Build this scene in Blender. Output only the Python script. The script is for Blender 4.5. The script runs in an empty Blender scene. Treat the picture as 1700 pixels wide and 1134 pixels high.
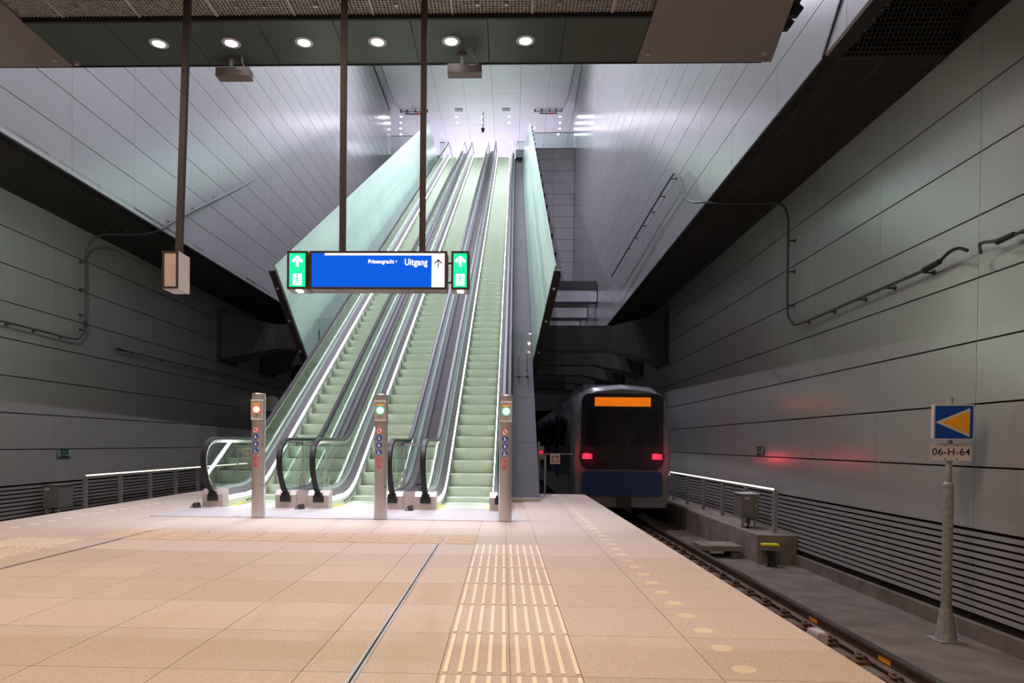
import bpy, bmesh, math, random
from mathutils import Matrix, Vector
random.seed(7)
S = bpy.context.scene
COL = S.collection

# ------------------------------------------------------------------ camera
W, H, FPX, CX, CY = 1700, 1134, 1150.7, 799.9, 753.1
def cam_matrix(yaw, pitch, roll, loc):
    f = Vector((math.sin(yaw)*math.cos(pitch), math.cos(yaw)*math.cos(pitch), math.sin(pitch)))
    r = Vector((math.cos(yaw), -math.sin(yaw), 0)); u = r.cross(f)
    r2 = math.cos(roll)*r + math.sin(roll)*u; u2 = -math.sin(roll)*r + math.cos(roll)*u
    m = Matrix.Identity(4)
    for i in range(3):
        m[i][0], m[i][1], m[i][2], m[i][3] = r2[i], u2[i], -f[i], loc[i]
    return m
cd = bpy.data.cameras.new('camera'); cam = bpy.data.objects.new('camera', cd); COL.objects.link(cam)
cd.sensor_width = 36; cd.lens = FPX/W*36
cd.shift_x = (W/2-CX)/W; cd.shift_y = (CY-H/2)/W
cd.clip_start = .05; cd.clip_end = 400
cam.matrix_world = cam_matrix(-.0311, -.0145, .0101, (0, 0, 1.0))
S.camera = cam
S.cycles.transparent_max_bounces = 32

# ------------------------------------------------------------------ world and exposure
wd = bpy.data.worlds.new('world'); S.world = wd; wd.use_nodes = True
wd.node_tree.nodes['Background'].inputs[0].default_value = (.75, .8, .9, 1)
wd.node_tree.nodes['Background'].inputs[1].default_value = .02
S.view_settings.view_transform = 'Standard'; S.view_settings.look = 'None'
S.view_settings.exposure = 0.0; S.view_settings.gamma = 1.0
S.view_settings.use_curve_mapping = False

# light budget (watts), used by the lamp builders below
P_CANOPY = 470; P_PLATFORM = 260; P_HALL = 420; P_SKIRT = 14.0
COOL = (.90, .84, 1.0); WARM = (1.0, .73, .54); HALLC = (.87, .82, 1.0)

# ------------------------------------------------------------------ materials
MATS = {}
def mat(name, col, rough=.5, metal=0.0, noise=0.0, nscale=8.0, bump=0.0, bscale=60.0, emit=0.0, ecol=None,
        trans=0.0, rnd=0.0, stretch=None, ior=1.45, coat=0.0, alpha=1.0, spec=.5):
    m = bpy.data.materials.new(name); m.use_nodes = True; nt = m.node_tree; N = nt.nodes; L = nt.links
    b = N['Principled BSDF']
    b.inputs['Base Color'].default_value = (*col, 1); b.inputs['Roughness'].default_value = rough
    b.inputs['Metallic'].default_value = metal; b.inputs['IOR'].default_value = ior
    b.inputs['Transmission Weight'].default_value = trans; b.inputs['Coat Weight'].default_value = coat
    b.inputs['Alpha'].default_value = alpha; b.inputs['Specular IOR Level'].default_value = spec
    if emit:
        b.inputs['Emission Color'].default_value = (*(ecol or col), 1); b.inputs['Emission Strength'].default_value = emit
    tc = N.new('ShaderNodeTexCoord'); mp = N.new('ShaderNodeMapping'); L.new(tc.outputs['Object'], mp.inputs[0])
    if stretch: mp.inputs['Scale'].default_value = stretch
    if noise or rnd:
        mix = N.new('ShaderNodeMixRGB'); mix.blend_type = 'MULTIPLY'; mix.inputs[0].default_value = 1
        mix.inputs[1].default_value = (*col, 1)
        if noise:
            nz = N.new('ShaderNodeTexNoise'); nz.inputs['Scale'].default_value = nscale; nz.inputs['Detail'].default_value = 5
            L.new(mp.outputs[0], nz.inputs['Vector'])
            cr = N.new('ShaderNodeMapRange'); cr.inputs[1].default_value = .3; cr.inputs[2].default_value = .7
            cr.inputs[3].default_value = 1-noise; cr.inputs[4].default_value = 1+noise
            L.new(nz.outputs[0], cr.inputs[0]); val = cr.outputs[0]
        if rnd:
            oi = N.new('ShaderNodeObjectInfo'); r2 = N.new('ShaderNodeMapRange')
            r2.inputs[3].default_value = 1-rnd; r2.inputs[4].default_value = 1+rnd
            L.new(oi.outputs['Random'], r2.inputs[0])
            if noise:
                mm = N.new('ShaderNodeMath'); mm.operation = 'MULTIPLY'
                L.new(val, mm.inputs[0]); L.new(r2.outputs[0], mm.inputs[1]); val = mm.outputs[0]
            else: val = r2.outputs[0]
        L.new(val, mix.inputs[2]); L.new(mix.outputs[0], b.inputs['Base Color'])
    if bump:
        nb = N.new('ShaderNodeTexNoise'); nb.inputs['Scale'].default_value = bscale; nb.inputs['Detail'].default_value = 3
        L.new(mp.outputs[0], nb.inputs['Vector'])
        bp = N.new('ShaderNodeBump'); bp.inputs['Strength'].default_value = bump; bp.inputs['Distance'].default_value = .01
        L.new(nb.outputs[0], bp.inputs['Height']); L.new(bp.outputs[0], b.inputs['Normal'])
    MATS[name] = m
    return m
mat('stone', (.50, .43, .36), .55, noise=.13, nscale=70, rnd=.05)
mat('stone_edge', (.52, .45, .38), .55, noise=.13, nscale=70, rnd=.03)
mat('grout', (.42, .34, .26), .9, noise=.1)
mat('concrete', (.21, .18, .15), .85, noise=.3, nscale=3, bump=.3, bscale=30)
mat('concrete_dark', (.135, .112, .09), .9, noise=.3, nscale=2.5, bump=.3, bscale=30)
mat('panel', (.42, .41, .39), .22, metal=.3, noise=.02, nscale=2, rnd=.025, bump=.02, bscale=5, stretch=(1, 6, .6))
mat('panel_hall', (.44, .445, .45), .20, metal=.3, noise=.02, nscale=2, rnd=.025, bump=.02, bscale=5, stretch=(1, 6, .6))
mat('panel_end', (.42, .41, .43), .4, noise=.02, rnd=.03)
mat('panel_ceiling', (.72, .71, .73), .35, noise=.02, rnd=.02)
mat('joint', (.02, .018, .016), .9, noise=.1)
mat('joint_tan', (.16, .12, .07), .8, noise=.1)
mat('slat', (.27, .26, .25), .45, noise=.03, rnd=.03)
mat('void', (.006, .006, .006), .95, noise=.1)
mat('canopy_green', (.065, .085, .07), .3, noise=.03, rnd=.03)
mat('canopy_brown', (.21, .175, .155), .45, noise=.04, nscale=40, rnd=.02)
mat('mesh_metal', (.52, .50, .47), .4, metal=.3, noise=.05)
mat('mesh_dark', (.075, .068, .062), .5, metal=.4, noise=.08)
mat('steel', (.60, .57, .57), .30, metal=.75, noise=.03, bump=.03, bscale=40, stretch=(1, 1, .05))
mat('steel_pink', (.50, .44, .41), .38, metal=.4, noise=.05)
mat('steel_dark', (.07, .062, .058), .45, metal=.5, noise=.06)
mat('brown_metal', (.032, .023, .022), .5, metal=.1, noise=.05, spec=.3)
mat('brown_case', (.20, .155, .145), .45, metal=.2, noise=.05)
mat('chrome', (.72, .74, .74), .16, metal=1, noise=.02)
mat('rubber', (.012, .012, .014), .42, noise=.1, spec=.35)
mat('black_plastic', (.02, .02, .02), .5, noise=.1)
mat('deck_alu', (.15, .142, .155), .5, metal=.2, noise=.04, spec=.3)
mat('skirt', (.62, .66, .60), .35, metal=.2, noise=.03)
mat('clamp', (.34, .42, .40), .42, metal=.2, noise=.03, spec=.3)
mat('infill', (.05, .047, .047), .6, noise=.05, rnd=.08, spec=.2)
mat('deck_grey', (.085, .09, .095), .65, noise=.05, rnd=.05, spec=.2)
mat('step', (.39, .455, .375), .5, metal=.1, noise=.04, bump=.25, bscale=22, stretch=(8, .02, .02), spec=.3)
mat('yellow', (.75, .62, .02), .5, noise=.04)
mat('mint_glass', (.50, .68, .59), .32, noise=.05, nscale=.8, rnd=.03)
mat('truss', (.05, .047, .045), .6, noise=.1)
mat('tactile', (.82, .73, .60), .55, noise=.06, nscale=60)
mat('ribbed', (.62, .53, .43), .6, noise=.1, nscale=40)
mat('stud', (.66, .58, .42), .5, noise=.05)
mat('landing', (.46, .45, .45), .5, noise=.04)
mat('led', (1, 1, .93), .4, noise=.01, emit=P_SKIRT, ecol=(.93, 1, .88))
mat('led_warm', (1, .95, .7), .4, noise=.01, emit=2.2, ecol=(1, .95, .68))
mat('lamp_white', (1, 1, 1), .4, noise=.01, emit=14, ecol=(.95, .95, 1))
mat('hall_lamp', (1, 1, 1), .4, noise=.01, emit=40, ecol=(.95, .95, 1))
mat('lamp_rim', (.62, .62, .66), .35, noise=.03)
mat('lamp_warm', (1, 1, 1), .4, noise=.01, emit=8, ecol=(1, .8, .6))
mat('sign_blue', (.0, .02, .12), .3, noise=.06, nscale=3, emit=.95, ecol=(.0, .105, .76), spec=.15)
mat('sign_white', (.9, .9, .9), .3, noise=.01, emit=1.05, ecol=(1, 1, 1))
mat('sign_green', (.0, .6, .3), .3, noise=.03, emit=.85, ecol=(.0, .83, .36))
mat('sign_ink', (.02, .06, .12), .5, noise=.02)
mat('lamp_red', (1, .2, .1), .4, noise=.01, emit=2.2, ecol=(1, .62, .30))
mat('lamp_red_ring', (1, .02, .03), .4, noise=.01, emit=1.6, ecol=(1, .02, .05))
mat('lamp_green', (.7, 1, .9), .4, noise=.01, emit=1.6, ecol=(.8, 1, .95))
mat('lamp_green_ring', (0, .8, .4), .4, noise=.01, emit=1.0, ecol=(.0, .75, .38))
mat('amber', (1, .45, 0), .4, noise=.01, emit=.5, ecol=(1, .45, 0))
mat('pic_red', (.75, .03, .03), .5, noise=.02)
mat('pic_blue', (.01, .07, .38), .5, noise=.02)
mat('pic_white', (.75, .72, .72), .5, noise=.02)
mat('pic_grey', (.40, .36, .36), .45, metal=.4, noise=.02)
mat('pic_black', (.02, .02, .02), .5, noise=.02)
mat('rail_steel', (.10, .065, .045), .55, metal=.5, noise=.25, nscale=12)
mat('rail_top', (.45, .48, .5), .18, metal=1, noise=.05)
mat('rust', (.10, .06, .04), .8, noise=.3, nscale=30)
mat('grey_plastic', (.42, .39, .37), .5, noise=.06)
mat('cabinet', (.17, .155, .145), .5, noise=.05)
mat('cabinet_top', (.55, .54, .56), .4, noise=.05)
mat('cable', (.055, .062, .06), .5, noise=.06)
mat('cable_black', (.015, .015, .015), .45, noise=.1)
mat('galv', (.30, .30, .29), .5, metal=.3, noise=.25, nscale=18)
mat('signal_white', (.52, .47, .47), .5, noise=.04)
mat('signal_blue', (.0, .05, .28), .4, noise=.04)
mat('signal_amber', (.75, .32, .01), .5, noise=.05)
mat('evac_green', (.0, .07, .05), .5, noise=.04)
mat('evac_mark', (.35, .36, .30), .5, noise=.04)
mat('screen_off', (.40, .34, .32), .35, noise=.03)
mat('train_body', (.22, .235, .25), .25, noise=.03, coat=.5)
mat('train_dark', (.02, .023, .03), .12, noise=.05, coat=.6)
mat('train_glass', (.012, .015, .02), .04, noise=.05)
mat('train_blue', (.03, .07, .22), .25, noise=.03)
mat('train_window', (.02, .025, .03), .05, noise=.05)
mat('tail_red', (1, .01, .05), .4, noise=.01, emit=2.2, ecol=(1, .02, .07))
mat('display_orange', (1, .3, .0), .4, noise=.01, emit=1.35, ecol=(1, .20, .005))
mat('red_dot', (1, 0, .02), .4, noise=.01, emit=6, ecol=(1, .0, .03))
mat('mirror', (.55, .56, .55), .15, metal=.6, noise=.04)
def glass_mat(name, tint, refl=.10):
    m = bpy.data.materials.new(name); m.use_nodes = True; nt = m.node_tree; N = nt.nodes; L = nt.links
    for n in list(N): N.remove(n)
    out = N.new('ShaderNodeOutputMaterial'); mix = N.new('ShaderNodeMixShader')
    tr = N.new('ShaderNodeBsdfTransparent'); gl = N.new('ShaderNodeBsdfGlossy'); fr = N.new('ShaderNodeFresnel')
    nz = N.new('ShaderNodeTexNoise'); nz.inputs['Scale'].default_value = 2
    mr = N.new('ShaderNodeMapRange'); mr.inputs[3].default_value = .02; mr.inputs[4].default_value = .05
    L.new(nz.outputs[0], mr.inputs[0]); L.new(mr.outputs[0], gl.inputs['Roughness'])
    tr.inputs[0].default_value = (*tint, 1); gl.inputs[0].default_value = (1, 1, 1, 1); fr.inputs[0].default_value = 1.5
    ge = N.new('ShaderNodeNewGeometry'); io = N.new('ShaderNodeMapRange'); io.inputs[3].default_value = 1.5; io.inputs[4].default_value = 1/1.5
    L.new(ge.outputs['Backfacing'], io.inputs[0]); L.new(io.outputs[0], fr.inputs[0])   # outer and inner faces reflect alike
    L.new(fr.outputs[0], mix.inputs[0]); L.new(tr.outputs[0], mix.inputs[1]); L.new(gl.outputs[0], mix.inputs[2])
    L.new(mix.outputs[0], out.inputs[0]); MATS[name] = m
glass_mat('glass', (.84, .93, .89)); glass_mat('acrylic', (.93, .96, .95))

# studded landing plate relief
def stud_relief():
    m = MATS['landing']; nt = m.node_tree; N = nt.nodes; L = nt.links; b = N['Principled BSDF']
    tc = N.new('ShaderNodeTexCoord'); vo = N.new('ShaderNodeTexVoronoi'); vo.inputs['Randomness'].default_value = 0
    vo.inputs['Scale'].default_value = 30
    L.new(tc.outputs['Object'], vo.inputs['Vector'])
    bp = N.new('ShaderNodeBump'); bp.inputs['Strength'].default_value = .6; bp.inputs['Distance'].default_value = .004; bp.invert = True
    L.new(vo.outputs['Distance'], bp.inputs['Height']); L.new(bp.outputs[0], b.inputs['Normal'])
stud_relief()

# ------------------------------------------------------------------ mesh helpers
class B:
    def __init__(s): s.v = []; s.f = []
    def add(s, vs, fs):
        o = len(s.v); s.v += [tuple(p) for p in vs]; s.f += [tuple(i+o for i in f) for f in fs]; return s
    def hexa(s, p): return s.add(p, [(0, 3, 2, 1), (4, 5, 6, 7), (0, 1, 5, 4), (1, 2, 6, 5), (2, 3, 7, 6), (3, 0, 4, 7)])
    def box(s, x0, x1, y0, y1, z0, z1):
        return s.hexa([(x0, y0, z0), (x1, y0, z0), (x1, y1, z0), (x0, y1, z0), (x0, y0, z1), (x1, y0, z1), (x1, y1, z1), (x0, y1, z1)])
    def prism(s, poly, axis, a, b):      # poly: 2D points in the other two axes, extruded along axis from a to b
        n = len(poly)
        def P(p, t):
            return {'x': (t, p[0], p[1]), 'y': (p[0], t, p[1]), 'z': (p[0], p[1], t)}[axis]
        vs = [P(p, a) for p in poly]+[P(p, b) for p in poly]
        fs = [tuple(range(n)), tuple(range(2*n-1, n-1, -1))]+[(i, i+n, (i+1) % n+n, (i+1) % n) for i in range(n)]
        return s.add(vs, fs)
    def cyl(s, p0, p1, r0, r1=None, n=16):
        r1 = r0 if r1 is None else r1
        p0, p1 = Vector(p0), Vector(p1); d = (p1-p0).normalized()
        a = d.orthogonal().normalized(); b = d.cross(a)
        vs = [p0+r0*(math.cos(t)*a+math.sin(t)*b) for t in [2*math.pi*i/n for i in range(n)]]
        vs += [p1+r1*(math.cos(t)*a+math.sin(t)*b) for t in [2*math.pi*i/n for i in range(n)]]
        return s.add(vs, [tuple(range(n-1, -1, -1)), tuple(range(n, 2*n))]+[(i, (i+1) % n, (i+1) % n+n, i+n) for i in range(n)])
    def tube(s, path, r, n=8):
        path = [Vector(p) for p in path]; rings = []; ref = Vector((.31, .52, .8)).normalized()
        for i, p in enumerate(path):
            d = (path[min(i+1, len(path)-1)]-path[max(i-1, 0)]).normalized()
            a = (ref-d*ref.dot(d)).normalized(); b = d.cross(a)
            rings.append([p+r*(math.cos(2*math.pi*k/n)*a+math.sin(2*math.pi*k/n)*b) for k in range(n)])
        vs = [v for R in rings for v in R]; fs = [tuple(range(n-1, -1, -1)), tuple(range(len(vs)-n, len(vs)))]
        for i in range(len(path)-1):
            for k in range(n): fs.append((i*n+k, i*n+(k+1) % n, (i+1)*n+(k+1) % n, (i+1)*n+k))
        return s.add(vs, fs)
    def vsweep(s, prof, path, cap=True):  # closed profile (x, dz) swept along path of (y, z), kept upright
        n = len(prof); vs = [(x, y, z+dz) for (y, z) in path for (x, dz) in prof]; fs = []
        for i in range(len(path)-1):
            for k in range(n): fs.append((i*n+k, i*n+(k+1) % n, (i+1)*n+(k+1) % n, (i+1)*n+k))
        if cap: fs += [tuple(range(n-1, -1, -1)), tuple(range(len(vs)-n, len(vs)))]
        return s.add(vs, fs)
    def nsweep(s, prof, path):            # closed profile (x, n) swept along planar path of (y, z), n along the path normal
        n = len(prof); vs = []
        for i, (y, z) in enumerate(path):
            a = path[max(i-1, 0)]; b = path[min(i+1, len(path)-1)]
            t = Vector((b[0]-a[0], b[1]-a[1])).normalized(); nn = (-t[1], t[0])
            vs += [(x, y+nn[0]*m, z+nn[1]*m) for (x, m) in prof]
        fs = [tuple(range(n-1, -1, -1)), tuple(range(len(vs)-n, len(vs)))]
        for i in range(len(path)-1):
            for k in range(n): fs.append((i*n+k, i*n+(k+1) % n, (i+1)*n+(k+1) % n, (i+1)*n+k))
        return s.add(vs, fs)
    def mesh(s, name, m, smooth=False):
        me = bpy.data.meshes.new(name); me.from_pydata(s.v, [], s.f); me.materials.append(MATS[m])
        bm = bmesh.new(); bm.from_mesh(me); bmesh.ops.recalc_face_normals(bm, faces=bm.faces[:]); bm.to_mesh(me); bm.free()
        if smooth:
            me.polygons.foreach_set('use_smooth', [True]*len(me.polygons))
            try: me.set_sharp_from_angle(angle=math.radians(40))
            except Exception: pass
        return me
UP = Matrix.Translation((-2.2, 10.3, 0)) @ Matrix.Rotation(-.0115, 4, 'Z') @ Matrix.Translation((2.2, -10.3, 0))
I4 = Matrix.Identity(4)
def put(name, me, parent=None, M=None):
    o = bpy.data.objects.new(name, me); COL.objects.link(o)
    if parent: o.parent = parent
    o.matrix_basis = M if M is not None else I4
    return o
def obj(name, b, m, parent=None, M=None, smooth=False):
    return put(name, b.mesh(name, m, smooth), parent, M)
def T(x, y, z): return Matrix.Translation((x, y, z))
def tag(o, label, cat, group=None):
    o['label'] = label; o['category'] = cat
    if group: o['group'] = group
    return o
def thing(name, label, cat, M=None, group=None):
    return tag(put(name, None, None, M), label, cat, group)
def struct(name, b, m, M=None, label=None, parent=None):
    o = obj(name, b, m, parent, M); o['kind'] = 'structure'
    if label: o['label'] = label
    return o
def dup(root, M, label, group=None):
    r = root.copy(); COL.objects.link(r); r.matrix_basis = M; r['label'] = label
    if group: r['group'] = group
    for ch in list(root.children):
        c = ch.copy(); COL.objects.link(c); c.parent = r
        for g in list(ch.children):
            d = g.copy(); COL.objects.link(d); d.parent = c
    return r
def text(name, body, size, m, parent, M, align='LEFT', ext=.001, bold=.0, sx=1.0):
    cu = bpy.data.curves.new(name, 'FONT'); cu.body = body; cu.size = size; cu.extrude = ext; cu.offset = bold
    cu.space_character = 1.06; cu.align_x = align; cu.align_y = 'CENTER'
    tmp = bpy.data.objects.new(name, cu); COL.objects.link(tmp)
    dg = bpy.context.evaluated_depsgraph_get(); me = bpy.data.meshes.new_from_object(tmp.evaluated_get(dg))
    bpy.data.objects.remove(tmp); me.materials.clear(); me.materials.append(MATS[m])
    return put(name, me, parent, M @ Matrix.Diagonal((sx, 1, 1, 1)))
FACE = Matrix.Rotation(math.pi/2, 4, 'X')          # flat XY drawing -> facing -Y
def spot(name, M, watts, col, angle, blend, parent=None, size=.08):
    l = bpy.data.lights.new(name, 'SPOT'); l.energy = watts; l.color = col; l.spot_size = math.radians(angle)
    l.spot_blend = blend; l.shadow_soft_size = size
    o = bpy.data.objects.new(name, l); COL.objects.link(o); o.parent = parent; o.matrix_basis = M
    return o
def dist(p): return math.sqrt(p[0]**2+p[1]**2+(p[2]-1)**2)
def tiles(parent, name, rects, m, limit=290, M=None):
    """rects: (x0,x1,y0,y1,z0,z1) boxes; nearest ones become parts (mesh shared by size), the rest one part."""
    rects = sorted(rects, key=lambda r: dist(((r[0]+r[1])/2, (r[2]+r[3])/2, (r[4]+r[5])/2)))
    cache = {}
    for r in rects[:limit]:
        k = (round(r[1]-r[0], 3), round(r[3]-r[2], 3), round(r[5]-r[4], 3))
        if k not in cache:
            a, b_, c = k[0]/2, k[1]/2, k[2]/2
            cache[k] = B().box(-a, a, -b_, b_, -c, c).mesh(name, m)
        put(name, cache[k], parent, T((r[0]+r[1])/2, (r[2]+r[3])/2, (r[4]+r[5])/2))
    if rects[limit:]:
        b = B()
        for r in rects[limit:]: b.box(*r)
        o = obj(name, b, m, parent); o['kind'] = 'stuff'

# ------------------------------------------------------------------ key dimensions (metres; platform floor is z = 0)
XR, XL = 5.62, -10.06          # tunnel walls beside the tracks
HR, HL = 4.07, -8.27           # upper hall walls
ER, EL = 1.64, -6.05           # platform edges
SOF = 6.0                      # soffit height
TAN = math.tan(math.radians(30))
HALL_TOP = 23.5; LAND = 20.5
BED = -1.25
YEND = 13.95

# ================================================================== STRUCTURE
# platform slab and its stone tiles
fl = struct('floor', B().box(EL, ER, -7, YEND, -.75, -.008), 'grout', label='beige stone platform floor')
xs = [ER-.02]; xs = [EL+.0, -5.5, -4.86, -4.54, -4.22, -3.87, -3.27, -2.67, -2.07, -1.47, -.87, -.27, .04, .35, .95, ER]
ys = [6.85+.645*k for k in range(-19, 12)]
rect = []
for i in range(len(xs)-1):
    for j in range(len(ys)-1):
        x0, x1, y0, y1 = xs[i], xs[i+1], ys[j], ys[j+1]
        if y1 > 10.95 and x0 > -4.6 and x1 < .5: continue       # under the escalators
        rect.append((x0+.002, x1-.002, y0+.002, y1-.002, -.0078, 0))
vis = [r for r in rect if r[3] > 2.6]; hid = [r for r in rect if r[3] <= 2.6]
tiles(fl, 'stone_tile', vis, 'stone', 290)
b = B()
for r in hid: b.box(*r)
o = obj('stone_tile', b, 'stone', fl); o['kind'] = 'stuff'
b = B().box(EL+.12, ER-.12, -7, YEND-.1, BED, -.75)
struct('trim_1', b, 'concrete_dark', label='dark concrete base under the platform slab')

# trackbeds
for k, (a, c) in enumerate(((1.52, XR+.3), (XL-.3, EL+.12))):
    struct('floor_trackbed' if k == 0 else 'floor_trackbed_left', B().box(a, c, -7, 75, BED-.3, BED), 'concrete_dark',
           label='concrete trackbed beside the right platform edge' if k == 0 else 'concrete trackbed beside the left platform edge')

# tunnel side walls: backing, enamel panels in 0.75 m rows, louvre slats below
def tunnel_wall(name, X, side, y_off, label):
    x0, x1 = (X+.06, X+.4) if side > 0 else (X-.4, X-.06)
    w = struct(name, B().box(x0, x1, -7, 75, BED-.3, 7.6), 'joint', label=label)
    px = (X, X+.05) if side > 0 else (X-.05, X)
    cols = [y_off+2.17*k for k in range(-6, 24)]
    rows = [.035, .78, 1.53, 2.28, 3.03, 3.77, 4.52, 5.27, 6.02]
    r = [(px[0], px[1], cols[i]+.004, cols[i+1]-.004, rows[j]+.011, rows[j+1]-.011) for i in range(len(cols)-1)
         for j in range(len(rows)-1) ]
    tiles(w, 'wall_panel', r, 'panel', 295)
    sl = [(px[0]+.004, px[1]-.004, cols[i]+.004, cols[i+1]-.004, .005-.083*k-.053, .005-.083*k) for i in range(2, 26) for k in range(12)]
    tiles(w, 'louvre_slat', sl, 'slat', 290)
    tj = B()
    for c in cols: tj.box(px[0]+.01 if side > 0 else px[0]+.0, px[1] if side > 0 else px[1]-.01, c-.005, c+.005, .04, 6)
    obj('vertical_joint', tj, 'joint_tan', w)
    return w
tunnel_wall('wall_right', XR, 1, 8.45, 'grey enamel panelled tunnel wall beside the right track')
tunnel_wall('wall_left', XL, -1, 8.71, 'grey enamel panelled tunnel wall beside the left track')

# soffits under the hall walls: dark fine mesh
def soffit(name, a, c, label):
    s = struct(name, B().box(a, c, 9.2, 46, SOF+.10, SOF+.16), 'void', UP, label)
    b = B(); n = int((c-a)/.045)
    for i in range(n+1):
        x = a+(c-a)*i/n; b.box(x-.006, x+.006, 9.2, 46, SOF, SOF+.02)
    for j in range(int(36.8/.06)):
        y = 9.2+j*.06; b.box(a, c, y-.005, y+.005, SOF+.002, SOF+.018)
    o = obj('mesh_panel', b, 'mesh_dark', s); o['kind'] = 'stuff'
    for j in range(9):
        y = 9.2+2.17*2*j
        obj('mesh_seam', B().box(a, c, y-.008, y+.008, SOF-.004, SOF), 'mesh_dark', s)
    obj('mesh_seam', B().box((a+c)/2-.006, (a+c)/2+.006, 9.2, 46, SOF-.004, SOF), 'mesh_dark', s)
    # coarse grating that climbs towards the viewer at the near end
    b = B(); Y0, Z0, LN = 9.18, SOF, 2.2; dy, dz = -.74, .67
    n = int((c-a)/.055)
    for i in range(n+1):
        x = a+(c-a)*i/n
        b.hexa([(x-.004, Y0, Z0), (x+.004, Y0, Z0), (x+.004, Y0+.01, Z0+.02), (x-.004, Y0+.01, Z0+.02),
                (x-.004, Y0+dy*LN, Z0+dz*LN), (x+.004, Y0+dy*LN, Z0+dz*LN), (x+.004, Y0+dy*LN+.01, Z0+dz*LN+.02), (x-.004, Y0+dy*LN+.01, Z0+dz*LN+.02)])
    for j in range(40):
        t = LN*j/40; y, z = Y0+dy*t, Z0+dz*t
        b.box(a, c, y-.004, y+.004, z, z+.016)
    o = obj('grating', b, 'mesh_dark', s); o['kind'] = 'stuff'
    e = a if a > 0 else c
    obj('edge_angle', B().hexa([(e-.02, Y0, Z0-.01), (e+.02, Y0, Z0-.01), (e+.02, Y0+.02, Z0+.03), (e-.02, Y0+.02, Z0+.03),
        (e-.02, Y0+dy*LN, Z0+dz*LN), (e+.02, Y0+dy*LN, Z0+dz*LN), (e+.02, Y0+dy*LN, Z0+dz*LN+.04), (e-.02, Y0+dy*LN, Z0+dz*LN+.04)]), 'brown_metal', s)
    q0, q1 = (e+.001, e+.05) if a > 0 else (e-.05, e-.001)
    obj('edge_angle', B().box(q0, q1, 9.2, 46, SOF-.014, SOF+.006), 'brown_metal', s)
soffit('ceiling_soffit_right', HR, XR+.05, 'dark mesh soffit over the right track')
soffit('ceiling_soffit_left', XL-.3, HL, 'dark mesh soffit over the left track')
for k, (a, c) in enumerate(((HR+.25, XR+.1), (XL-.1, HL-.25))):
    struct('ceiling_void_%s' % ('right', 'left')[k], B().box(a, c, -7, 9.4, 8.2, 8.4), 'void', label='black ceiling void above the track near the viewer')

# upper hall walls
def hall_wall(name, X, side, y_off, y1, label):
    x0, x1 = (X+.06, X+.22) if side > 0 else (X-.22, X-.06)
    w = struct(name, B().box(x0, x1, 4.0, y1, SOF, HALL_TOP+.2), 'joint', UP, label)
    px = (X, X+.05) if side > 0 else (X-.05, X)
    cols = [y_off+2.17*k for k in range(-3, 18)]; cols = [c for c in cols if c < y1-.3]+[y1]
    rows = [SOF+.01+.745*k for k in range(24)]
    r = [(px[0], px[1], cols[i]+.004, cols[i+1]-.004, rows[j]+.008, rows[j+1]-.008) for i in range(len(cols)-1) for j in range(len(rows)-1)]
    # keep as parts the ones in view below the canopy line of sight
    tiles(w, 'wall_panel', r, 'panel_hall', 298)
    return w
hall_wall('wall_hall_right', HR, 1, 10.74, 47.5, 'pale enamel panelled wall of the tall escalator hall, right side')
hall_wall('wall_hall_left', HL, -1, 10.74, 46.8, 'pale enamel panelled wall of the tall escalator hall, left side')
# bulkhead above the canopy (near end of the hall)
struct('wall_front', B().box(HL, 3.3, 8.6, 8.9, SOF+.3, HALL_TOP), 'canopy_brown', label='bulkhead above the canopy')
# hall ceiling with white panels
hc = struct('ceiling', B().box(-16, 11, 8.6, 80, HALL_TOP+.05, HALL_TOP+.3), 'joint', UP, 'white panelled ceiling of the upper hall')
cx_ = [-15.75+1.8*k for k in range(16)]; cyy = [9+1.12*k for k in range(63)]
r = [(cx_[i]+.008, cx_[i+1]-.008, cyy[j]+.006, cyy[j+1]-.006, HALL_TOP, HALL_TOP+.04) for i in range(15) for j in range(62)]
vis = [q for q in r if q[2] > 37.5 and q[0] > -10 and q[1] < 6.5 and q[3] < 64]
tiles(hc, 'ceiling_panel', vis, 'panel_ceiling', 298)
b = B()
for q in r:
    if q not in vis: b.box(*q)
o = obj('ceiling_panel', b, 'panel_ceiling', hc); o['kind'] = 'stuff'
# upper concourse slab, its end wall below, and far walls
struct('floor_upper', B().box(-16, 11, 50.2, 80, LAND-.5, LAND), 'panel_end', UP, 'upper concourse floor')
struct('floor_upper_side', B().box(.2, HR+.0, 46.3, 50.2, LAND-.5, LAND), 'panel_end', UP, 'upper concourse floor right of the escalators')
struct('floor_upper_side_left', B().box(-14, -4.6, 47.1, 50.2, LAND-.5, LAND), 'panel_end', UP, 'upper concourse floor left of the escalators')
ew = struct('wall_end', B().box(1.25, HR+.1, 46.1, 46.3, 6, LAND), 'joint', UP, 'lavender panelled end wall below the upper landing')
r = []
for i in range(2):
    for j in range(19):
        x0 = 1.3+1.38*i; r.append((x0+.006, x0+1.374, 46.05, 46.1, LAND-.05-.745*(j+1)+.01, LAND-.05-.745*j-.01))
tiles(ew, 'end_panel', r, 'panel_end')
struct('wall_end_left', B().box(HL-6, -5.75, 46.9, 47.1, 6, LAND), 'panel_end', UP, 'panelled end wall left of the escalators')
for k, (x0, x1, y0, y1) in enumerate(((-16, 11, 79.8, 80), (-16.2, -16, 44, 80), (11, 11.2, 46, 80))):
    struct('wall_concourse_%d' % (k+1), B().box(x0, x1, y0, y1, LAND-.4, HALL_TOP+.1), 'panel_ceiling', UP, 'white far wall of the upper concourse')
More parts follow.
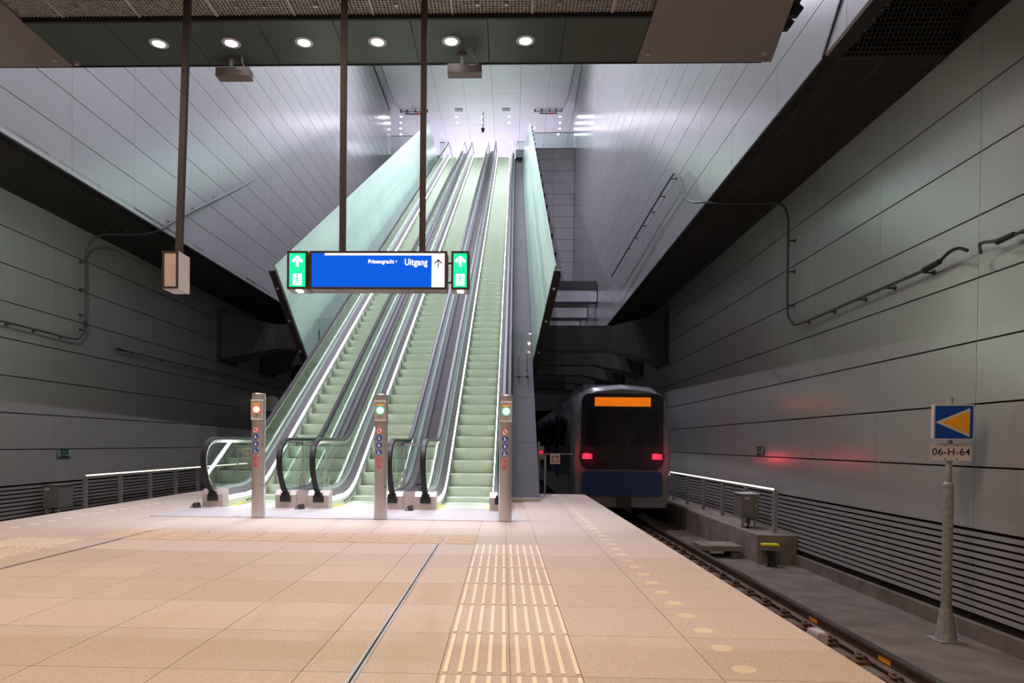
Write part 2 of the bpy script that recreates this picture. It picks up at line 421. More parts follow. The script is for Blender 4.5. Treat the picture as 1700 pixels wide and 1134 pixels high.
# lower tunnel end: header wall and dark bores
hw = struct('wall_header', B().box(XL, XR, 50, 50.3, 3.4, 6.2), 'concrete', label='grey header wall above the tunnel mouths')
for i in range(20):
    x0 = XL+.784*i
    obj('header_panel', B().box(x0+.01, x0+.774, 49.96, 50, 3.42, 4.6), 'panel_end', hw)
struct('ceiling_tunnel', B().box(XL, XR, 50, 75, 3.4, 3.7), 'void', label='dark tunnel ceiling')
struct('wall_tunnel_end', B().box(XL, XR, 75, 75.3, BED, 3.7), 'void', label='dark end of the tunnel')
struct('wall_tunnel_middle', B().box(-3.6, -.8, 46, 74, BED, 3.4), 'concrete_dark', label='dark pier between the tunnel bores')

# canopy ceiling above the platform
YC0, YC1, YM = 8.2, 9.18, 6.6
can = struct('ceiling_canopy', B().box(-6.9, 3.3, -7, YC1-.01, SOF+.12, SOF+.3), 'void', label='ceiling canopy over the platform')
seam = [-5.8]+[-4.85+.922*k for k in range(7)]+[1.67]
tiles(can, 'green_panel', [(seam[i]+.004, seam[i+1]-.004, YC0+.02, YC1, SOF, SOF+.04) for i in range(8)], 'canopy_green')
lip = B().box(-5.8, 1.67, YC0-.02, YC0+.015, SOF-.02, SOF+.06)
obj('front_lip', lip, 'black_plastic', can)
obj('rear_lip', B().box(-6.9, 3.3, YC1, YC1+.02, SOF-.012, SOF+.3), 'black_plastic', can)
obj('brown_panel', B().prism([(1.68, YC1), (3.42, YC1), (3.10, 7.4), (3.0, 6.0), (1.68, 6.0)], 'z', SOF-.01, SOF+.05), 'canopy_brown', can)
obj('brown_panel', B().prism([(-7.6, YC1), (-5.81, YC1), (-5.81, 6.0), (-7.4, 6.0)], 'z', SOF-.01, SOF+.05), 'canopy_brown', can)
for (x, y) in ((1.78, 8.95), (3.25, 8.97), (-5.95, 9.0), (-5.72, 9.1)):
    obj('panel_knob', B().cyl((x, y, SOF-.03), (x, y, SOF), .03, .035, 14), 'steel_pink', can, smooth=True)
b = B()
for i in range(int(7.5/.042)):
    x = -5.82+i*.042; b.box(x-.004, x+.004, YM, YC0-.02, SOF+.03, SOF+.05)
for j in range(int(1.6/.042)):
    y = YM+j*.042; b.box(-5.82, 1.67, y-.004, y+.004, SOF+.031, SOF+.049)
o = obj('open_mesh', b, 'mesh_metal', can); o['kind'] = 'stuff'
for k in range(9):
    x = -5.3+.93*k; obj('mesh_seam', B().box(x-.012, x+.012, YM, YC0-.02, SOF+.022, SOF+.05), 'mesh_metal', can)
    for q in (.3, .63):
        obj('mesh_clip', B().cyl((x+q, 7.98, SOF), (x+q, 7.98, SOF+.03), .022, .022, 10), 'steel', can)
obj('brown_panel', B().box(-6.9, 3.0, -7, YM, SOF, SOF+.05), 'canopy_brown', can)

# ================================================================== LAMPS
def downlight(label, x, y, z, watts, col, lens, rad=.115, M=None, group=None, angle=95, name='downlight', tilt=0):
    t = thing(name, label, 'lamp', (M or I4) @ T(x, y, z), group)
    b = B(); n = 32
    for i in range(n):
        a0, a1 = 2*math.pi*i/n, 2*math.pi*(i+1)/n
        def q(r, a, zz): return (r*math.cos(a), r*math.sin(a), zz)
        b.hexa([q(rad*.66, a0, -.012), q(rad, a0, -.008), q(rad, a1, -.008), q(rad*.66, a1, -.012),
                q(rad*.66, a0, 0), q(rad, a0, 0), q(rad, a1, 0), q(rad*.66, a1, 0)])
    obj('rim', b, 'lamp_rim', t, smooth=True)
    obj('lens', B().cyl((0, 0, -.009), (0, 0, -.003), rad*.66, rad*.66, 28), lens, t)
    if watts: spot('light', T(0, 0, -.03) @ Matrix.Rotation(math.radians(tilt), 4, 'X'), watts, col, angle, .8, t, rad*.5)
    return t
ordn = ['leftmost', 'second from the left', 'third from the left', 'fourth from the left', 'fifth from the left', 'rightmost']
for k in range(6):
    downlight('round white downlight in the dark green canopy strip, %s of six' % ordn[k], -4.39+.922*k, 8.67, SOF, P_CANOPY, COOL, 'lamp_white', group='canopy downlights', angle=50, tilt=9)
for (x, y) in [(x, y) for y in (-4.5, -1.2, 2.1, 5.0) for x in (-5.2, -2.2, .8)]:
    downlight('warm round platform downlight in the brown ceiling near the viewer', x, y, SOF, P_PLATFORM*(1.7 if y > 4 else .85)*(.6 if x == -2.2 else 1.2), WARM, 'lamp_warm', group='platform downlights', angle=172, name='platform_downlight')
hl = [(-3.47, 47.99), (-3.44, 48.89), (.14, 48.02), (.15, 48.92), (-1.68, 48.0), (-1.71, 48.9), (1.96, 49.77), (3.65, 48.05), (3.72, 48.95),
      (3.75, 49.85), (3.74, 50.75), (-7.29, 47.95), (-7.45, 48.85), (-7.6, 49.75), (-7.7, 50.65), (-3.44, 52.32), (-1.63, 52.34), (.18, 52.35),
      (-3.9, 54.5), (-3.4, 56.5), (-1.7, 56.5), (-3.4, 60), (.2, 60), (-1.6, 60)]
rown = ['nearest', 'second nearest', 'third nearest', 'fourth nearest', 'fifth nearest', 'sixth nearest', 'seventh nearest', 'eighth nearest', 'farthest']
cnt = {}
for (x, y) in sorted(hl, key=lambda q: (round(q[1]), q[0])):
    rk = sorted({round(q[1]) for q in hl}).index(round(y)); cnt[rk] = cnt.get(rk, 0)+1
    downlight('small hall ceiling downlight, %s from the left in the %s row' % (['first', 'second', 'third', 'fourth', 'fifth', 'sixth'][cnt[rk]-1], rown[rk]), x, y, HALL_TOP, P_HALL*(.6 if y < 52 else 2.0), HALLC, 'hall_lamp', .11, group='upper hall downlights', angle=140, name='hall_downlight')
for (x, y) in [(x, y) for y in (18, 26, 34) for x in (-3.7, -.7)]:
    downlight('hall downlight high above the escalators', x, y, HALL_TOP, P_HALL*(8 if y < 20 else 10 if y < 30 else 7.5), HALLC, 'hall_lamp', .13, M=UP, group='hall downlights', angle=172, name='hall_downlight')

def fill_spot(x, aim, watts, label):  # fill light: out-of-view spot with invented housing, added to brighten a tunnel wall
    pos = Vector((x, 5.8, SOF-.16)); d = (Vector(aim)-pos).normalized()
    t = thing('fill_spot', label, 'lamp', T(*pos), 'added fill spots')
    obj('stem', B().cyl((0, 0, 0), (0, 0, .16), .02, .02, 10), 'brown_metal', t)
    obj('can', B().cyl(-.12*d, .10*d, .07, .075, 18), 'brown_metal', t, smooth=True)
    obj('lens', B().cyl(.10*d, .105*d, .065, .065, 18), 'lamp_rim', t)
    spot('light', T(*(.13*d)) @ d.to_track_quat('-Z', 'Y').to_matrix().to_4x4(), watts, (.95, 1.0, .90), 62, 1.0, t, .06)
fill_spot(-5.6, (XL, 12.6, 4.3), 1100, 'added unseen ceiling spotlight brightening the left tunnel wall')
fill_spot(1.6, (XR, 10.2, 3.2), 260, 'added unseen ceiling spotlight brightening the right tunnel wall')

# ================================================================== ESCALATORS
def zp(y):                                 # tread line of an escalator
    if y < 11.2: return 0.0
    if y < 12.4: t = (y-11.2)/1.2; return .3464*t*t
    if y < 46.7: return (y-11.8)*TAN
    z0 = (46.7-11.8)*TAN
    t = min((y-46.7)/1.2, 1); return z0+(TAN*1.2)*(t-t*t/2)
PATH = [(y, zp(y)) for y in [10.35, 11.2, 11.4, 11.6, 11.8, 12.0, 12.2, 12.4, 20, 30, 40, 46.7, 46.95, 47.2, 47.45, 47.7, 47.9, 49.6]]
ZT = zp(48)
def hand_path():
    p = [(10.46, .19), (10.32, .22), (10.18, .31), (10.07, .44), (10.0, .58), (9.975, .70), (9.99, .81), (10.05, .91), (10.15, .98), (10.28, 1.02), (10.42, 1.03),
         (11.75, 1.03), (11.95, 1.045), (12.15, 1.10), (12.35, 1.19), (12.6, 1.325), (16, 1.325+3.4*TAN)]
    e = ZT+1.03
    p += [(30, 1.325+17.4*TAN), (46.2, 1.325+33.6*TAN), (46.7, 1.325+34.1*TAN-.02), (47.2, e-.12), (47.6, e-.02), (48, e), (49.6, e),
          (49.9, e-.08), (50.02, e-.3), (49.95, e-.55), (49.7, e-.8), (49.5, e-.84)]
    return p
HP = hand_path()
def hz(y):
    for a, c in zip(HP[10:], HP[11:]):
        if a[0] <= y <= c[0]: return a[1]+(c[1]-a[1])*(y-a[0])/(c[0]-a[0])
EW, CW = 1.43, .31                          # overall width, balustrade casing width
def arc_profile(w, h): return [(-w, 0), (-w, h*.6), (-w*.7, h), (w*.7, h), (w, h*.6), (w, 0), (w*.55, -.012), (-w*.55, -.012)]
step_mesh = None
def make_escalator(label):
    """local frame: x from 0 (outer left) to EW, y is hall depth, z up"""
    t = thing('escalator', label, 'escalator', UP @ T(0, 0, 0), 'escalators')
    for s in (0, 1):
        def X(a): return a if s == 0 else EW-a       # a measured from the outer side inward
        # casing
        prof = [(X(CW), -.30), (X(CW), .10), (X(CW-.012), .105), (X(CW-.012), .165), (X(.19), .26), (X(.03), .26), (X(0), .22), (X(0), -.5)]
        c = obj('balustrade_casing', B().vsweep(prof, PATH), 'deck_alu', t)
        # bright skirt face below the light strip
        obj('skirt', B().vsweep([(X(CW+.004), -.28), (X(CW+.004), .098), (X(CW-.004), .098), (X(CW-.004), -.28)], PATH), 'skirt', c)
        obj('skirt_brush', B().vsweep([(X(CW+.02), .03), (X(CW+.02), .045), (X(CW), .05), (X(CW), .025)], PATH[1:-2]), 'black_plastic', c)
        obj('light_strip', B().vsweep([(X(CW+.002), .108), (X(CW-.004), .162), (X(CW-.016), .162), (X(CW-.016), .108)], PATH), 'led', t)
        # glass clamp
        obj('glass_clamp', B().vsweep([(X(.195), .255), (X(.185), .30), (X(.125), .30), (X(.115), .255)], PATH), 'clamp', t)
        # end box with handrail inlet
        eb = B().prism([(10.28, -.02), (10.28, .20), (10.34, .27), (10.5, .27), (10.5, -.02)], 'x', min(X(-.0), X(CW+.005)), max(X(0), X(CW+.005)))
        e = obj('newel_base', eb, 'steel_pink', t)
        xx = sorted((X(.08), X(.24)))
        obj('handrail_inlet', B().box(xx[0], xx[1], 10.26, 10.34, .10, .19), 'black_plastic', e)
        obj('inlet_brush', B().box(xx[0]+.02, xx[1]-.02, 10.25, 10.3, .17, .235), 'rubber', e)
        # handrail and its guide
        xc = X(.155)
        h = obj('handrail', B().nsweep([(xc+a, b_) for a, b_ in arc_profile(.042, .034)], HP), 'rubber', t, smooth=True)
        obj('handrail_guide', B().nsweep([(xc-.02, -.055), (xc+.02, -.055), (xc+.022, -.01), (xc-.022, -.01)], HP[2:-2]), 'chrome', h, smooth=True)
        # glass: curved newel pane, then inclined panes
        poly = [p for p in HP[1:12]]+[(12.35, hz(12.35)-.03), (12.35, zp(12.35)+.28), (11.2, .28), (10.4, .28)]
        obj('glass_pane', B().prism(poly, 'x', xc-.006, xc+.006), 'glass', t)
        y0 = 12.36; PL = 1.32
        pane = B().prism([(0, zp(y0+.2)+.28-.2*TAN), (PL-.01, zp(y0+.2)+.28+(PL-.21)*TAN), (PL-.01, hz(y0+.4)+(PL-.41)*TAN-.02), (0, hz(y0+.4)-.4*TAN-.02)], 'x', -.006, .006).mesh('glass_pane', 'glass')
        for k in range(26): put('glass_pane', pane, t, T(xc, y0+PL*k, PL*TAN*k))
        poly = [(y0+PL*26, hz(y0+PL*26)), (48, ZT+1.03), (49.6, ZT+1.03), (50, ZT+.7), (49.7, ZT+.28), (47.9, ZT+.28), (y0+PL*26, zp(y0+PL*26)+.28)]
        obj('glass_pane', B().prism(poly, 'x', xc-.006, xc+.006), 'glass', t)
        # yellow line at the step edge near the comb
        xx = sorted((X(CW+.006), X(CW+.05)))
        obj('yellow_line', B().box(xx[0], xx[1], 10.52, 11.15, .0, .006), 'yellow', t)
    # steps (shared mesh)
    sm = B().prism([(0, -.004), (.012, 0), (.398, 0), (.398, -.03), (.07, -.05), (.04, -.255), (.012, -.255), (.0, -.2)], 'x', CW+.012, EW-CW-.012).mesh('step', 'step')
    y = 10.58; k = 0
    while y < 49:
        put('step', sm, t, T(0, y, max(zp(y), 0)-.006)); y += .4
    obj('comb_plate', B().box(CW+.004, EW-CW-.004, 10.36, 10.58, -.02, .004), 'steel', t)
    obj('landing_plate', B().box(-.09, EW+.09, 8.92, 10.36, .001, .008), 'landing', t)
    obj('truss', B().prism([(12.35, .0), (46.5, zp(46.5)-.31), (46.5, zp(46.5)-1.5), (14.7, .0)], 'x', .02, EW-.02), 'truss', t)
    return t
E1X, E2X, E3X = -4.53, -2.92, -1.31
esc = make_escalator('left of the three escalators, beside the tall green glass parapet on the left')
esc.matrix_basis = UP @ T(E1X, 0, 0)
dup(esc, UP @ T(E2X, 0, 0), 'middle of the three escalators, rising behind the middle steel bollard')
dup(esc, UP @ T(E3X, 0, 0), 'right of the three escalators, beside the grey sloping deck')

# infill between the escalators: sloping deck panels and a steel front
def infill(x0, label):
    w = .178
    t = thing('escalator_infill', label, 'panel', UP @ T(x0, 0, 0), 'infills between escalators')
    obj('front_plate', B().box(0, w, 10.3, 10.36, 0, .27), 'steel_pink', t)
    obj('flat_cover', B().box(0, w, 10.36, 11.9, .22, .265), 'infill', t)
    L_ = 2.4; me = B().hexa([(0, 0, 0), (w, 0, 0), (w, L_-.012, (L_-.012)*TAN), (0, L_-.012, (L_-.012)*TAN),
                             (0, 0, .03), (w, 0, .03), (w, L_-.012, (L_-.012)*TAN+.03), (0, L_-.012, (L_-.012)*TAN+.03)]).mesh('deck_panel', 'infill')
    for k in range(15): put('deck_panel', me, t, T(0, 11.95+L_*k, .22+(.15*TAN)+L_*TAN*k))
    return t
inf = infill(E1X+EW+.001, 'dark sloping infill between the left and middle escalators')
dup(inf, UP @ T(E2X+EW+.001, 0, 0), 'dark sloping infill between the middle and right escalators')

# anti-climb guards between newels
def climb_guard(x, y, z, label, tilt=0):
    t = thing('climb_guard', label, 'guard', UP @ T(x, y, z), 'clear anti-climb guards')
    obj('clear_sheet', B().prism([(-.22, .02), (-.22, .8), (-.18, .84), (.18, .84), (.22, .8), (.22, .02)], 'y', -.005, .005), 'acrylic', t)
    obj('crossbar', B().box(-.19, .19, -.03, -.015, .69, .72), 'steel', t)
    for s in (-1, 1):
        obj('strut', B().hexa([(s*.19-.014, -.03, .71), (s*.19+.014, -.03, .71), (s*.19+.014, -.015, .71), (s*.19-.014, -.015, .71),
                              (s*.16-.014, -.03, .0), (s*.16+.014, -.03, .0), (s*.16+.014, -.015, .0), (s*.16-.014, -.015, .0)]), 'steel', t)
        obj('foot_post', B().box(s*.23-.012, s*.23+.012, -.03, -.012, 0, .2), 'steel', t)
        for zz in (.705, .20, .08):
            obj('knob', B().cyl((s*.195, -.05, zz), (s*.195, -.01, zz), .022, .022, 12), 'chrome', t, smooth=True)
    return t
cg = climb_guard(E1X+EW+.09, 10.95, .265, 'clear anti-climb guard with steel arms between the left and middle escalators')
dup(cg, UP @ T(E2X+EW+.09, 10.95, .265), 'clear anti-climb guard with steel arms between the middle and right escalators')
# small floor wedges in front of the newels
for x, lab in ((-4.55, 'beside the far left newel'), (-2.98, 'in front of the infill between left and middle escalators'), (-1.36, 'in front of the infill between middle and right escalators')):
    t = thing('floor_wedge', 'small metal wedge '+lab, 'bracket', UP @ T(x, 10.12, .008), 'floor wedges')
    obj('wedge', B().prism([(-.07, 0), (.05, 0), (.03, .07), (-.01, .075)], 'y', -.07, .06), 'steel_dark', t)
    obj('bolt', B().cyl((-.03, -.08, .02), (-.03, -.065, .02), .012, .012, 8), 'steel', t)

# sloping decks between the escalators and the glass parapets
def side_deck(x0, x1, ystart, label):
    t = thing('sloping_deck', label, 'deck', UP, 'sloping side decks')
    L_ = 1.75; n = int((46.4-ystart)/L_)
    me = B().hexa([(x0, 0, -.05), (x1, 0, -.05), (x1, L_-.01, (L_-.01)*TAN-.05), (x0, L_-.01, (L_-.01)*TAN-.05),
                   (x0, 0, 0), (x1, 0, 0), (x1, L_-.01, (L_-.01)*TAN), (x0, L_-.01, (L_-.01)*TAN)]).mesh('deck_panel', 'deck_grey')
    for k in range(n+1): put('deck_panel', me, t, T(0, ystart+L_*k, (ystart-12.1+L_*k)*TAN+.02))
    return t
sd = side_deck(.13, .62, 12.1, 'grey sloping deck between the right escalator and the right glass parapet')
obj('plinth', B().box(.13, .62, 12.06, 12.3, 0, .06), 'steel_pink', sd)
obj('side_cladding', B().prism([(12.12, 0), (15.5, 0), (17, 1.2), (46, 18.0), (46, (46-12.1)*TAN), (12.12, .0)], 'x', .56, .615), 'deck_grey', sd)
sd2 = side_deck(-5.02, -4.54, 17.3, 'grey sloping deck between the left escalator and the left glass parapet')
obj('side_cladding', B().prism([(17.3, 1.6), (46, 18), (46, (46-12.1)*TAN), (17.3, 5.2*TAN)], 'x', -5.01, -4.96), 'deck_grey', sd2)
# guard on the right deck
cg3 = thing('deck_guard', 'clear guard sheet with two steel handles on the right sloping deck', 'guard', UP @ T(.37, 16.6, (16.6-12.1)*TAN+.02))
obj('clear_sheet', B().prism([(-.30, .0), (-.30, 1.02), (.32, 1.02), (.32, .0)], 'y', -.005, .005), 'acrylic', cg3)
for s in (-1, 1):
    obj('handle', B().tube([(s*.10, -.02, .05), (s*.10, -.06, .08), (s*.10, -.06, .52), (s*.10, -.02, .55)], .014, 8), 'chrome', cg3, smooth=True)
    for zz in (.02, .12, .55): obj('knob', B().cyl((s*.10, -.05, zz), (s*.10, .01, zz), .028, .028, 12), 'chrome', cg3, smooth=True)
cg4 = thing('deck_guard', 'clear guard sheet on the left sloping deck at the parapet foot', 'guard', UP @ T(-4.8, 17.9, (17.9-12.1)*TAN+.02))
obj('clear_sheet', B().prism([(-.26, .0), (-.26, .85), (.24, .85), (.24, .0)], 'y', -.005, .005), 'acrylic', cg4)
for s in (-1, 1):
    obj('handle', B().tube([(s*.10, -.02, .05), (s*.10, -.06, .08), (s*.10, -.06, .52), (s*.10, -.02, .55)], .014, 8), 'steel_dark', cg4, smooth=True)

# ------------------------------------------------------------------ green glass parapets
C30, S30 = math.cos(math.pi/6), math.sin(math.pi/6)
def parapet(side, xb, label):
    t = thing('glass_parapet', label, 'parapet', UP, 'green glass parapets')
    lean = .19
    def P(u, v, o=0):
        return (xb+side*(lean*v+o), 17.4+u*C30-v*S30, 3.06+u*S30+v*C30)
    def slab(u0, u1, v0, v1, o0, o1): return [P(u0, v0, o0), P(u1, v0, o0), P(u1, v1, o0), P(u0, v1, o0), P(u0, v0, o1), P(u1, v0, o1), P(u1, v1, o1), P(u0, v1, o1)]
    PU = 2.0; N = 17
    for k in range(N):
        obj('glass_panel', B().hexa(slab(PU*k+.004, PU*(k+1)-.004, 0, 1.2, 0, .02)), 'mint_glass', t)
        obj('glass_panel', B().hexa(slab(PU*k+.004, PU*(k+1)-.004, 1.21, 2.4, 0, .02)), 'mint_glass', t)
        obj('rib', B().hexa(slab(PU*k-.02, PU*k+.02, -.3, 2.2, .025, .19)), 'steel_dark', t)
    obj('front_post', B().hexa(slab(-.14, -.02, -.75, 2.32, -.01, .15)), 'brown_metal', t)
    obj('lower_beam', B().hexa(slab(-.1, PU*N, -.5, -.02, .03, .12)), 'steel_dark', t)
    for v in (.3, 1.1, 1.9):
        obj('post_bolt', B().cyl(P(-.16, v, .08), P(-.13, v, .08), .03, .03, 10), 'steel', t)
    return t
parapet(-1, -5.03, 'tall leaning green glass parapet left of the escalators')
parapet(1, .63, 'leaning green glass parapet right of the escalators, with dark ribs behind')

# upper landing balustrades
def landing_balustrade(x0, x1, y, label, n):
    t = thing('landing_balustrade', label, 'balustrade', UP @ T(0, y, LAND), 'upper landing balustrades')
    w = (x1-x0)/n
    for i in range(n):
        obj('glass_pane', B().box(x0+w*i+.01, x0+w*(i+1)-.01, -.01, .01, -.15, 1.0), 'glass', t)
        for q in (.15, .8): obj('pane_fixing', B().box(x0+w*i-.03, x0+w*i+.03, -.03, .03, q, q+.05), 'steel', t)
    obj('top_rail', B().box(x0, x1, -.04, .04, 1.0, 1.06), 'steel', t)
landing_balustrade(1.35, HR-.02, 46.2, 'pale glass balustrade on the upper landing right of the parapet', 4)
landing_balustrade(-8.2, -5.7, 46.5, 'pale glass balustrade on the upper landing at the far left', 3)
landing_balustrade(-5.0, -4.6, 47.5, 'short glass balustrade panel at the top of the left escalator', 1)
landing_balustrade(.25, .8, 47.5, 'short glass balustrade panel at the top of the right escalator', 1)

# struts across the hall (lit) and across the tunnel (dark)
sn = ['nearest', 'second', 'third']
for k, y in enumerate((33.1, 37.2, 41.2)):
    t = thing('hall_strut', '%s horizontal box strut between the hall walls behind the right parapet' % sn[k], 'beam', UP @ T(0, y, 7.7))
    obj('web', B().box(HL+.04, HR-.04, -.3, .3, 0, .55), 'panel_end', t)
    obj('top_cover', B().box(HL+.04, HR-.04, -.34, .34, .56, .95), 'infill', t)
sn = ['nearest', 'second nearest', 'third nearest', 'fourth nearest', 'farthest']
for k in range(5):
    y = 24.8+4.3*k
    t = thing('tunnel_strut', '%s dark steel strut with flared ends across the tunnel' % sn[k], 'beam', T(0, y, 4.75), 'tunnel struts')
    obj('beam', B().box(XL+1.9, XR-1.9, -.35, .35, -.45, .42), 'truss', t)
    for s, xw in ((1, XL), (-1, XR)):
        obj('wall_plate', B().box(xw+s*.004, xw+s*.12, -.85, .85, -.95, .85), 'steel_dark', t)
        pts = []
        for (x, hy, h0, h1) in ((xw+s*.12, .75, -.88, .78), (xw+s*1.9, .35, -.45, .42)):
            pts.append([(x, -hy, h0), (x, hy, h0), (x, hy, h1), (x, -hy, h1)])
        obj('flared_end', B().hexa(pts[0]+pts[1]), 'truss', t)

# ================================================================== BOLLARDS
def curve_disc(b, r_cyl, cx, cz, rad, off, n=24, ring=0.0):
    def P(x, z): return (x, -math.sqrt(max(r_cyl**2-x*x, 0))-off, z)
    if ring:
        vs = []; fs = []
        for i in range(n):
            a = 2*math.pi*i/n
            vs += [P(cx+rad*math.cos(a), cz+rad*math.sin(a)), P(cx+(rad-ring)*math.cos(a), cz+(rad-ring)*math.sin(a))]
        for i in range(n): j = (i+1) % n; fs.append((2*i, 2*j, 2*j+1, 2*i+1))
        b.add(vs, fs)
    else:
        vs = [P(cx, cz)]; m = 3
        for q in range(1, m+1):
            for i in range(n): a = 2*math.pi*i/n; vs.append(P(cx+rad*q/m*math.cos(a), cz+rad*q/m*math.sin(a)))
        fs = [(0, 1+i, 1+(i+1) % n) for i in range(n)]
        for q in range(m-1):
            for i in range(n): fs.append((1+q*n+i, 1+(q+1)*n+i, 1+(q+1)*n+(i+1) % n, 1+q*n+(i+1) % n))
        b.add(vs, fs)
    return b
def curve_bar(b, r_cyl, p0, p1, w, off):
    def P(x, z): return (x, -math.sqrt(max(r_cyl**2-x*x, 0))-off, z)
    dx, dz = p1[0]-p0[0], p1[1]-p0[1]; L_ = math.hypot(dx, dz); nx, nz = -dz/L_*w/2, dx/L_*w/2
    m = 5
    for i in range(m):
        a, c = i/m, (i+1)/m
        q = [(p0[0]+dx*a+nx, p0[1]+dz*a+nz), (p0[0]+dx*c+nx, p0[1]+dz*c+nz), (p0[0]+dx*c-nx, p0[1]+dz*c-nz), (p0[0]+dx*a-nx, p0[1]+dz*a-nz)]
        b.add([P(*k) for k in q], [(0, 1, 2, 3)])
    return b
def bollard(x, y, colour, label):
    t = thing('bollard', label, 'bollard', T(x, y, .008), 'steel bollards at the escalator foot')
    R = .086
    post = B().cyl((0, 0, 0), (0, 0, 1.605), R, R, 40); obj('post', post, 'steel', t, smooth=True)
    obj('top_seam', B().cyl((0, 0, 1.53), (0, 0, 1.534), R+.0006, R+.0006, 40), 'steel_dark', t)
    obj('cap', B().cyl((0, 0, 1.605), (0, 0, 1.617), R+.001, R-.004, 40), 'steel', t, smooth=True)
    for zz in (.42, .95):
        obj('lock_screw', B().cyl((.062, -.066, zz), (.068, -.072, zz), .012, .012, 12), 'chrome', t, smooth=True)
    # recessed-looking signal head: flat plate on the front of the post
    hd = B().prism([(-.074, 1.30), (-.06, 1.285), (.06, 1.285), (.074, 1.30), (.074, 1.505), (.06, 1.52), (-.06, 1.52), (-.074, 1.505)], 'y', -.085, -.04)
    h = obj('signal_head', hd, 'steel_pink', t)
    obj('head_rim', B().prism([(-.078, 1.515), (.078, 1.515), (.07, 1.535), (-.07, 1.535)], 'y', -.088, -.04), 'lamp_rim', h)
    obj('head_rim', B().prism([(-.07, 1.27), (.07, 1.27), (.078, 1.29), (-.078, 1.29)], 'y', -.088, -.04), 'lamp_rim', h)
    obj('lamp_ring', B().cyl((0, -.088, 1.405), (0, -.084, 1.405), .053, .053, 32), 'lamp_%s_ring' % colour, h)
    obj('lamp_lens', B().cyl((0, -.092, 1.405), (0, -.086, 1.405), .042, .040, 32), 'lamp_%s' % colour, h)
    obj('text_line', B().box(-.045, .045, -.0865, -.085, 1.470, 1.482), 'amber', h)
    # six pictogram stickers
    zs = [1.14, 1.05, .957, .865, .775, .69]; rr = .040
    kinds = ['no', 'must', 'must', 'must', 'no2', 'no2']
    for i, (z, kd) in enumerate(zip(zs, kinds)):
        ox = -.012
        if kd == 'must':
            st = obj('pictogram', curve_disc(B(), R, ox, z, rr, .001), 'pic_blue', t)
            g = B(); curve_disc(g, R, ox-.004, z+.018, .0065, .002, 12)
            if i == 1:
                curve_bar(g, R, (ox-.004, z+.012), (ox-.002, z-.014), .013, .002); curve_bar(g, R, (ox-.026, z-.017), (ox+.022, z-.013), .006, .002); curve_bar(g, R, (ox, z), (ox+.016, z-.006), .005, .002)
            elif i == 2:
                curve_bar(g, R, (ox-.004, z+.012), (ox-.008, z-.024), .010, .002); curve_bar(g, R, (ox, z+.006), (ox+.014, z-.02), .009, .002); curve_bar(g, R, (ox-.02, z-.006), (ox+.018, z+.004), .005, .002)
            else:
                curve_bar(g, R, (ox-.008, z+.016), (ox-.010, z-.02), .013, .002); curve_bar(g, R, (ox-.018, z-.024), (ox+.014, z-.024), .006, .002); curve_bar(g, R, (ox+.012, z-.024), (ox+.018, z-.002), .006, .002)
            obj('figure', g, 'pic_white', st)
        else:
            st = obj('pictogram', curve_disc(B(), R, ox, z, rr-.004, .001), 'pic_white' if kd == 'no' else 'pic_grey', t)
            g = B(); curve_bar(g, R, (ox-.004, z+.016), (ox+.004, z-.02), .010, .0018); curve_bar(g, R, (ox-.016, z-.004), (ox+.014, z+.006), .006, .0018)
            obj('figure', g, 'pic_black', st)
            g = curve_disc(B(), R, ox, z, rr, .0025, ring=.0075); curve_bar(g, R, (ox-.025, z+.025), (ox+.025, z-.025), .0075, .0025)
            obj('red_ring', g, 'pic_red', st)
    return t
bollard(-3.2, 8.97, 'red', 'steel bollard with a lit red lamp, leftmost of three')
bollard(-1.59, 8.97, 'green', 'steel bollard with a lit green lamp, in front of the middle escalator')
bollard(.03, 8.93, 'green', 'steel bollard with a lit green lamp, rightmost of three')

# ================================================================== HANGING SIGNS
YS = 7.0
sg = thing('hanging_sign', 'blue illuminated exit sign hung from two poles with green arrow boxes', 'sign', T(-1.28, YS, 2.55))
def LX(x): return x+1.28
D = .20
def case(name, x0, x1, z0, z1, parent, depth=D):
    return obj(name, B().box(LX(x0), LX(x1), .004, depth, z0-2.55, z1-2.55), 'brown_case', parent)
main = case('sign_case', -1.985, -.590, 2.55, 2.935, sg)
fr = .022
def bezel(x0, x1, z0, z1, parent):
    b = B(); a, c, e, g = LX(x0), LX(x1), z0-2.55, z1-2.55
    b.box(a, c, -.006, .006, g-fr, g); b.box(a, c, -.006, .006, e, e+fr)
    b.box(a, a+fr, -.006, .006, e+fr, g-fr); b.box(c-fr, c, -.006, .006, e+fr, g-fr)
    obj('bezel', b, 'brown_metal', parent)
bezel(-1.985, -.590, 2.55, 2.935, main)
obj('blue_face', B().box(LX(-1.963), LX(-.742), -.001, .004, .022, .363), 'sign_blue', main)
wf = obj('white_face', B().box(LX(-.742), LX(-.612), -.001, .004, .022, .363), 'sign_white', main)
obj('white_band', B().box(LX(-1.83), LX(-.742), -.003, .0, .342, .363), 'sign_white', main)
text('small_lettering', 'Prinsengracht •', .056, 'sign_white', main, T(LX(-1.24), -.003, .278) @ FACE, 'CENTER', bold=.0007, sx=.80)
text('large_lettering', 'Uitgang', .092, 'sign_white', main, T(LX(-.902), -.003, .272) @ FACE, 'CENTER', bold=.0014, sx=.78)
ar = B()
def bar2(b, p0, p1, w, y0, y1):
    dx, dz = p1[0]-p0[0], p1[1]-p0[1]; L_ = math.hypot(dx, dz); nx, nz = -dz/L_*w/2, dx/L_*w/2
    b.prism([(p0[0]+nx, p0[1]+nz), (p1[0]+nx, p1[1]+nz), (p1[0]-nx, p1[1]-nz), (p0[0]-nx, p0[1]-nz)], 'y', y0, y1)
axx = LX(-.676)
